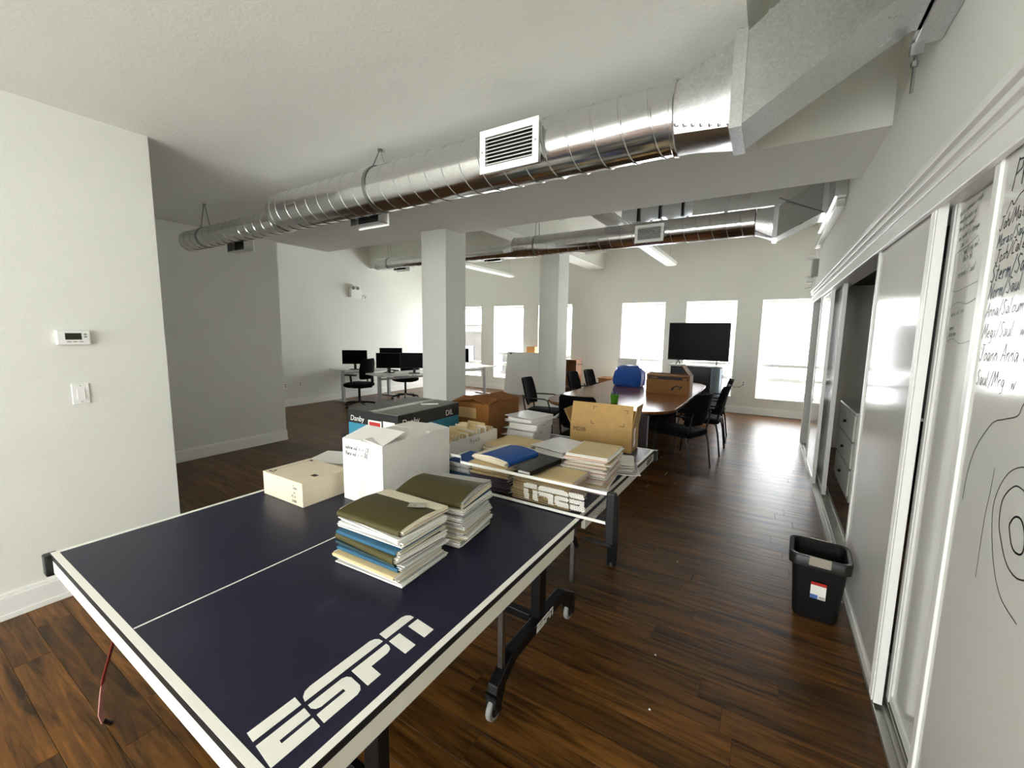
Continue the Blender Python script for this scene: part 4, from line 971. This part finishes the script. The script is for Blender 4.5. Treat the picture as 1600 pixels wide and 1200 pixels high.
# conference table
t = thing('conference_table', 'glossy cherry conference table with rounded ends', 'table', (-1.66, 6.35, 0))
def racetrack(hw, hl, e, n=10):
    out = []
    for sx, sy in ((1, 1), (-1, 1), (-1, -1), (1, -1)):
        seg = []
        for k in range(n+1):
            a = PI/2*k/n; seg.append((sx*(hw-.45+.45*math.cos(a)**.85) if True else 0, sy*(hl-e+e*math.sin(a)**.85)))
        if sx*sy < 0: seg = seg[::-1]
        out += seg
    return out
def fix_poly(pl):
    out = []
    for p in pl:
        if not out or math.hypot(p[0]-out[-1][0], p[1]-out[-1][1]) > 1e-4: out.append(p)
    return out
pl = fix_poly(racetrack(.80, 1.72, .5))
tp = part('tabletop', MB().prism(pl, .715, .745), CONFW, t, .004)
part('edge_band', MB().prism([(x*.985, y*.992) for x, y in pl], .70, .7145), BLACKP, tp)
for y in (-1.0, 1.0): part('leg_panel', MB().box(-.42, .42, y-.04, y+.04, 0, .699), mat('dark_cherry', '2A120B', .4), t, .004)
part('modesty_panel', MB().box(-.02, .02, -.959, .959, .15, .699), mat('dark_cherry', '2A120B', .4), t, .003)
# things on the conference table
CZ = .7455
bm = MB(); rr = random.Random(4); R = []
for k, (z, a, b) in enumerate(((.0, .22, .15), (.03, .25, .18), (.12, .255, .19), (.22, .24, .17), (.29, .20, .13), (.325, .13, .07), (.34, .05, .03))):
    R.append([Vector((a*math.cos(q)*abs(math.cos(q))**-.35*(1+rr.uniform(-.05, .05)) if abs(math.cos(q)) > 1e-3 else 0, b*math.sin(q)*abs(math.sin(q))**-.35*(1+rr.uniform(-.06, .06)) if abs(math.sin(q)) > 1e-3 else 0, z+(rr.uniform(-.015, .015) if 0 < k < 6 else 0))) for q in [2*PI*i/20+.01 for i in range(20)]])
bm.loft(R); o = part('plastic_bag', bm, BAG, None, 0, 25); tag(o, 'full shiny blue plastic bag on the conference table', 'bag'); o.location = (-1.93, 6.86, CZ)
t = open_carton('shredder_carton', 'printed brown carton with one flap up on the conference table', (-1.21, 6.40, CZ), .30, .13, .265, mat('printed_brown_carton', '8E6335', .7, 0, .3, (15, .05)), -.02, [('S', -85, .12, 0), ('N', -80, .12, 0), ('E', -38, .2, 0), ('W', -88, .12, 0)], .005)
part('printed_band', MB().box(-.27, .20, -.1308, -.1301, .205, .25), INK, t); textmesh('LASER', .04, mat('tan_print', 'A98555', .6), 'printed_brand', t, frame3((-.25, -.1312, .214), (1, 0, 0), (0, 0, 1)), .1, .0002)
m = MB(); Mf = frame3((0, -.1305, 0), (1, 0, 0), (0, 0, 1)); strokes(m, Mf, [[(.06, .08), (.12, .12), (.2, .11), (.16, .07)], [(.05, .06), (.09, .09), (.07, .05)], [(.2, .25), (.27, .25), (.27, .2)]], .014); part('printed_drawing', m, INK, t)
t = thing('pencil_cup', 'lime green pencil cup with pens on the conference table', 'cup', (-1.585, 5.03, CZ))
m = MB(); n = 20; c = lambda r_, z: [Vector((r_*math.cos(2*PI*i/n), r_*math.sin(2*PI*i/n), z)) for i in range(n)]
m.loft([c(.040, 0), c(.055, .105), c(.051, .105), c(.037, .006)]); part('cup', m, GREEN, t, 0, 40)
for i in range(6):
    a = i*1.05; part('pen', MB().cyl((.015*math.cos(a), .015*math.sin(a), .01), (.038*math.cos(a), .038*math.sin(a), .13+.008*(i % 3)), .004, n=6), (INK, BLUEPR, BLACKP)[i % 3], t)
# television, stand
t = thing('tv_stand', 'black media cabinet with pale top and curved grey side door', 'cabinet', (-1.24, 9.28, 0))
part('cabinet_body', MB().box(-.46, .30, -.25, .25, .0, .96).box(.30, .48, -.10, .25, 0, .96), BLACKP, t, .004)
part('cabinet_top', MB().box(-.50, .50, -.28, .26, .961, .99), mat('pale_laminate', 'C9C8C2', .3), t, .005)
m = MB(); pts = [(.30, -.27)]+[(.30+.18*math.sin(PI/2*k/8), -.10-.17*math.cos(PI/2*k/8)) for k in range(9)]+[(.45, -.10), (.30, -.24)]
part('side_door', MB().prism(fix_poly(pts), .04, .95), mat('blue_grey_metal', '6E7884', .35, .4), t, 0, 40)
part('shelf_slot', MB().box(-.42, .26, -.2515, -.2505, .66, .92), mat('dark_slot', '15181C', .3), t)
t = thing('television', 'large black flat television on the media cabinet in front of the window', 'television', (-1.23, 9.2, .991))
part('bezel', MB().box(-.57, .57, -.02, .03, .085, .845), BLACKP, t, .004)
part('screen', MB().box(-.555, .555, -.0215, -.0202, .105, .832), SCREEN, t)
for s in (-1, 1): part('foot', MB().tube([(s*.34, .08, .008), (s*.36, 0, .09), (s*.38, -.12, .008)], .010, 6), BLACKP, t, 0, 40)
# white boxes on a chair by the window, wooden items
def archive_box(x, y, z, label):
    t = thing('archive_box', label, 'box', (x, y, z), .04, 'white archive boxes by the window')
    part('box_body', MB().box(-.19, .19, -.15, .15, 0, .2), WCARD, t, .003); part('lid', MB().box(-.2, .2, -.16, .16, .14, .215), WCARD, t, .003)
for i, l in enumerate(('bottom white archive box of the stack by the window', 'second white archive box from the floor by the window', 'fourth white archive box from the top by the window', 'second white archive box from the top by the window', 'top white archive box of the stack behind the blue bag')):
    archive_box(-2.53+.01*(i % 2), 8.9, .217*i, l)
t = thing('shelf_tower', 'narrow wooden shelf tower behind the left chairs', 'shelf', (-3.86, 8.9, 0))
part('shelf_side', MB().box(-.20, -.18, -.16, .16, 0, 1.0), SHELFW, t, .002); part('shelf_side', MB().box(.18, .20, -.16, .16, 0, 1.0), SHELFW, t, .002)
part('shelf_back', MB().box(-.18, .18, .14, .16, 0, 1.0), SHELFW, t)
for z in (.03, .35, .67, .98): part('shelf_board', MB().box(-.18, .18, -.16, .14, z, z+.02), SHELFW, t)
part('hook', MB().cyl((.2, -.1, .9), (.33, -.1, .9), .008, n=8), STEEL, t)
t = thing('low_wooden_cabinet', 'low wooden cabinet under the window beside the archive boxes', 'cabinet', (-3.05, 9.5, 0))
part('cabinet_body', MB().box(-.28, .28, -.2, .2, 0, .55), SHELFW, t, .004); part('cabinet_top', MB().box(-.3, .3, -.22, .21, .551, .575), SHELFW, t, .003)
# leaning white panel and small box on its top
t = thing('leaning_whiteboard', 'large blank whiteboard leaning by the left windows', 'whiteboard', (-5.33, 9.20, 0), 0)
Mx = Matrix.Rotation(math.radians(-9), 4, 'X')
part('panel_sheet', MB().box(-.54, .54, -.012, .012, .003, 1.10, Mx), mat('pale_grey_board', 'D5D6D2', .3), t, .002)
part('panel_sticker', MB().box(-.47, -.39, -.0135, -.012, 1.04, 1.07, Mx), INK, t)
t = thing('cabinet_stub', 'small orange-brown carton on the window ledge above the leaning whiteboard', 'box', (-5.26, 9.60, .343), 0)
part('carton_body', MB().box(-.12, .12, -.09, .09, 0, .88), mat('orange_kraft', 'B98246', .7), t, .004); part('carton_flap', MB().box(-.12, .12, -.09, .09, .8805, .884), mat('orange_kraft', 'B98246', .7), t)
# ================================================================ OFFICE DESKS
def desk(x, y, w, d, rz, label):
    t = thing('office_desk', label, 'desk', (x, y, 0), rz)
    part('desk_top', MB().box(-w/2, w/2, -d/2, d/2, .715, .74), mat('white_laminate', 'DADAD6', .35), t, .003)
    for s in (-1, 1):
        part('leg', MB().box(s*(w/2-.1)-.03, s*(w/2-.1)+.03, -.03, .03, .03, .714), mat('light_grey_metal', 'B6B8B8', .4, .3), t, .004)
        part('foot', MB().box(s*(w/2-.1)-.035, s*(w/2-.1)+.035, -d/2+.05, d/2-.05, 0, .03), mat('light_grey_metal', 'B6B8B8', .4, .3), t, .004)
    part('crossbar', MB().box(-w/2+.131, w/2-.131, -.015, .015, .62, .66), mat('light_grey_metal', 'B6B8B8', .4, .3), t)
desk(-6.35, 6.25, 1.5, .72, math.radians(78), 'white office desk with two black monitors left of the near column')
desk(-7.98, 6.55, 1.5, .7, math.radians(90), 'white office desk against the bright left wall')
desk(-6.35, 8.2, 1.5, .72, math.radians(80), 'white office desk behind the near column towards the windows')
def monitor(x, y, rz, label, w=.56, h=.33, zc=1.0):
    t = thing('monitor', label, 'monitor', (x, y, .7405), rz, 'black computer monitors')
    z0 = zc-h/2-.74
    part('bezel', MB().box(-w/2, w/2, -.012, .012, z0, z0+h), BLACKP, t, .003); part('screen', MB().box(-w/2+.008, w/2-.008, -.0135, -.0122, z0+.012, z0+h-.008), SCREEN, t)
    part('back_shell', MB().box(-w/4, w/4, .012, .04, z0+.06, z0+h-.06), BLACKP, t, .006)
    part('stand_neck', MB().box(-.025, .025, .01, .035, .012, z0+.1), BLACKP, t, .003)
    part('stand_base', MB().box(-.11, .11, -.07, .1, 0, .012), BLACKP, t, .004)
def faceme(x, y): return math.atan2(y, x)-PI/2+PI  # screen (-y local) towards the camera
monitor(-7.69, 6.0, .72, 'black monitor alone on the desk by the bright left wall', .52, .30, 1.01)
monitor(-6.60, 5.98, .62, 'nearer left black monitor on the desk beside the column', .52, .31, .985)
monitor(-6.10, 6.18, .7, 'black monitor touching the near column on the front desk', .55, .31, 1.0)
monitor(-7.68, 7.02, .75, 'taller black monitor behind the front pair, against the bright wall', .52, .33, 1.02)
monitor(-6.32, 7.85, .75, 'black monitor on the desk behind the column', .52, .33, 1.03)
def swivel():
    t = thing('swivel_chair', 'black swivel chair', 'chair')
    for k in range(5):
        a = 2*PI*k/5+.3; d = Vector((math.cos(a), math.sin(a), 0))
        s = part('base_spoke', MB().tube([d*.03+Vector((0, 0, .11)), d*.2+Vector((0, 0, .095)), d*.31+Vector((0, 0, .075))], .018, 8, .022), BLACKP, t, 0, 40)
        side = Vector((-d.y, d.x, 0))
        part('caster', MB().cyl(d*.31+side*.022+Vector((0, 0, .028)), d*.31-side*.022+Vector((0, 0, .028)), .028, n=14), BLACKP, s, 0, 40)
    part('gas_column', MB().cyl((0, 0, .10), (0, 0, .43), .025, n=12), BLACKP, t, 0, 40)
    m = MB(); m.loft([[Vector((x, y, z)) for x, y in sect(w, d, .1)] for w, d, z in ((.42, .42, .42), (.5, .49, .445), (.51, .5, .49), (.44, .44, .515))]); part('seat', m, FABRIC, t, 0, 60)
    m = MB(); R = []
    for z, y, w in ((.60, -.225, .36), (.64, -.235, .44), (.78, -.25, .48), (.92, -.27, .46), (1.0, -.285, .38), (1.02, -.29, .3)):
        R.append([Vector((w*k/2, y-.035+.07*k*k, z)) for k in (-1, -.6, -.2, .2, .6, 1)]+[Vector((w*k/2, y+.015+.07*k*k, z)) for k in (1, .6, .2, -.2, -.6, -1)])
    m.loft(R); part('backrest', m, FABRIC, t, 0, 60)
    part('back_bar', MB().tube([(0, -.1, .42), (0, -.27, .44), (0, -.31, .55), (0, -.3, .72)], .015, 8, .03), BLACKP, t, 0, 40)
    for s in (-1, 1):
        ar = part('armrest', MB().box(s*.29-.04, s*.29+.04, -.13, .12, .68, .71), BLACKP, t, .01)
        part('arm_post', MB().tube([(s*.2, -.02, .43), (s*.285, -.02, .45), (s*.29, -.01, .58), (s*.29, 0, .68)], .015, 8, .022), BLACKP, t, 0, 40)
    return t
s0 = swivel(); s0.location = (-7.22, 5.72, 0); s0.rotation_euler = (0, 0, math.radians(108)); s0['label'] = 'black swivel chair in front of the lone monitor, nearest of the desk chairs'; s0['group'] = 'black swivel chairs'
dup(s0, (-7.25, 7.05, 0), math.radians(80), 'black swivel chair under the desk with two monitors', 'black swivel chairs')
dup(s0, (-7.15, 8.0, 0), math.radians(95), 'black swivel chair partly hidden behind the near column', 'black swivel chairs')
# neighbouring building outside the left windows
t = thing('neighbour_building', 'grey building across the street seen through the left windows', 'building', (-16.5, 21.5, -6))
part('facade', MB().box(-6, 6, 0, 5, 0, 7.6), mat('dark_brick', '34322F', .9, 0, .1, (3, .2)), t)
for i in range(5):
    for k in range(2): part('window_pane', MB().box(-5+i*2.2, -3.9+i*2.2, -.05, .0, 3.2+k*2.1, 4.6+k*2.1), mat('dark_window', '3A3D40', .2), t)
part('parapet', MB().box(-6.1, 6.1, -.1, 5.1, 7.6, 7.9), mat('grey_stone', '5A5955', .8), t)
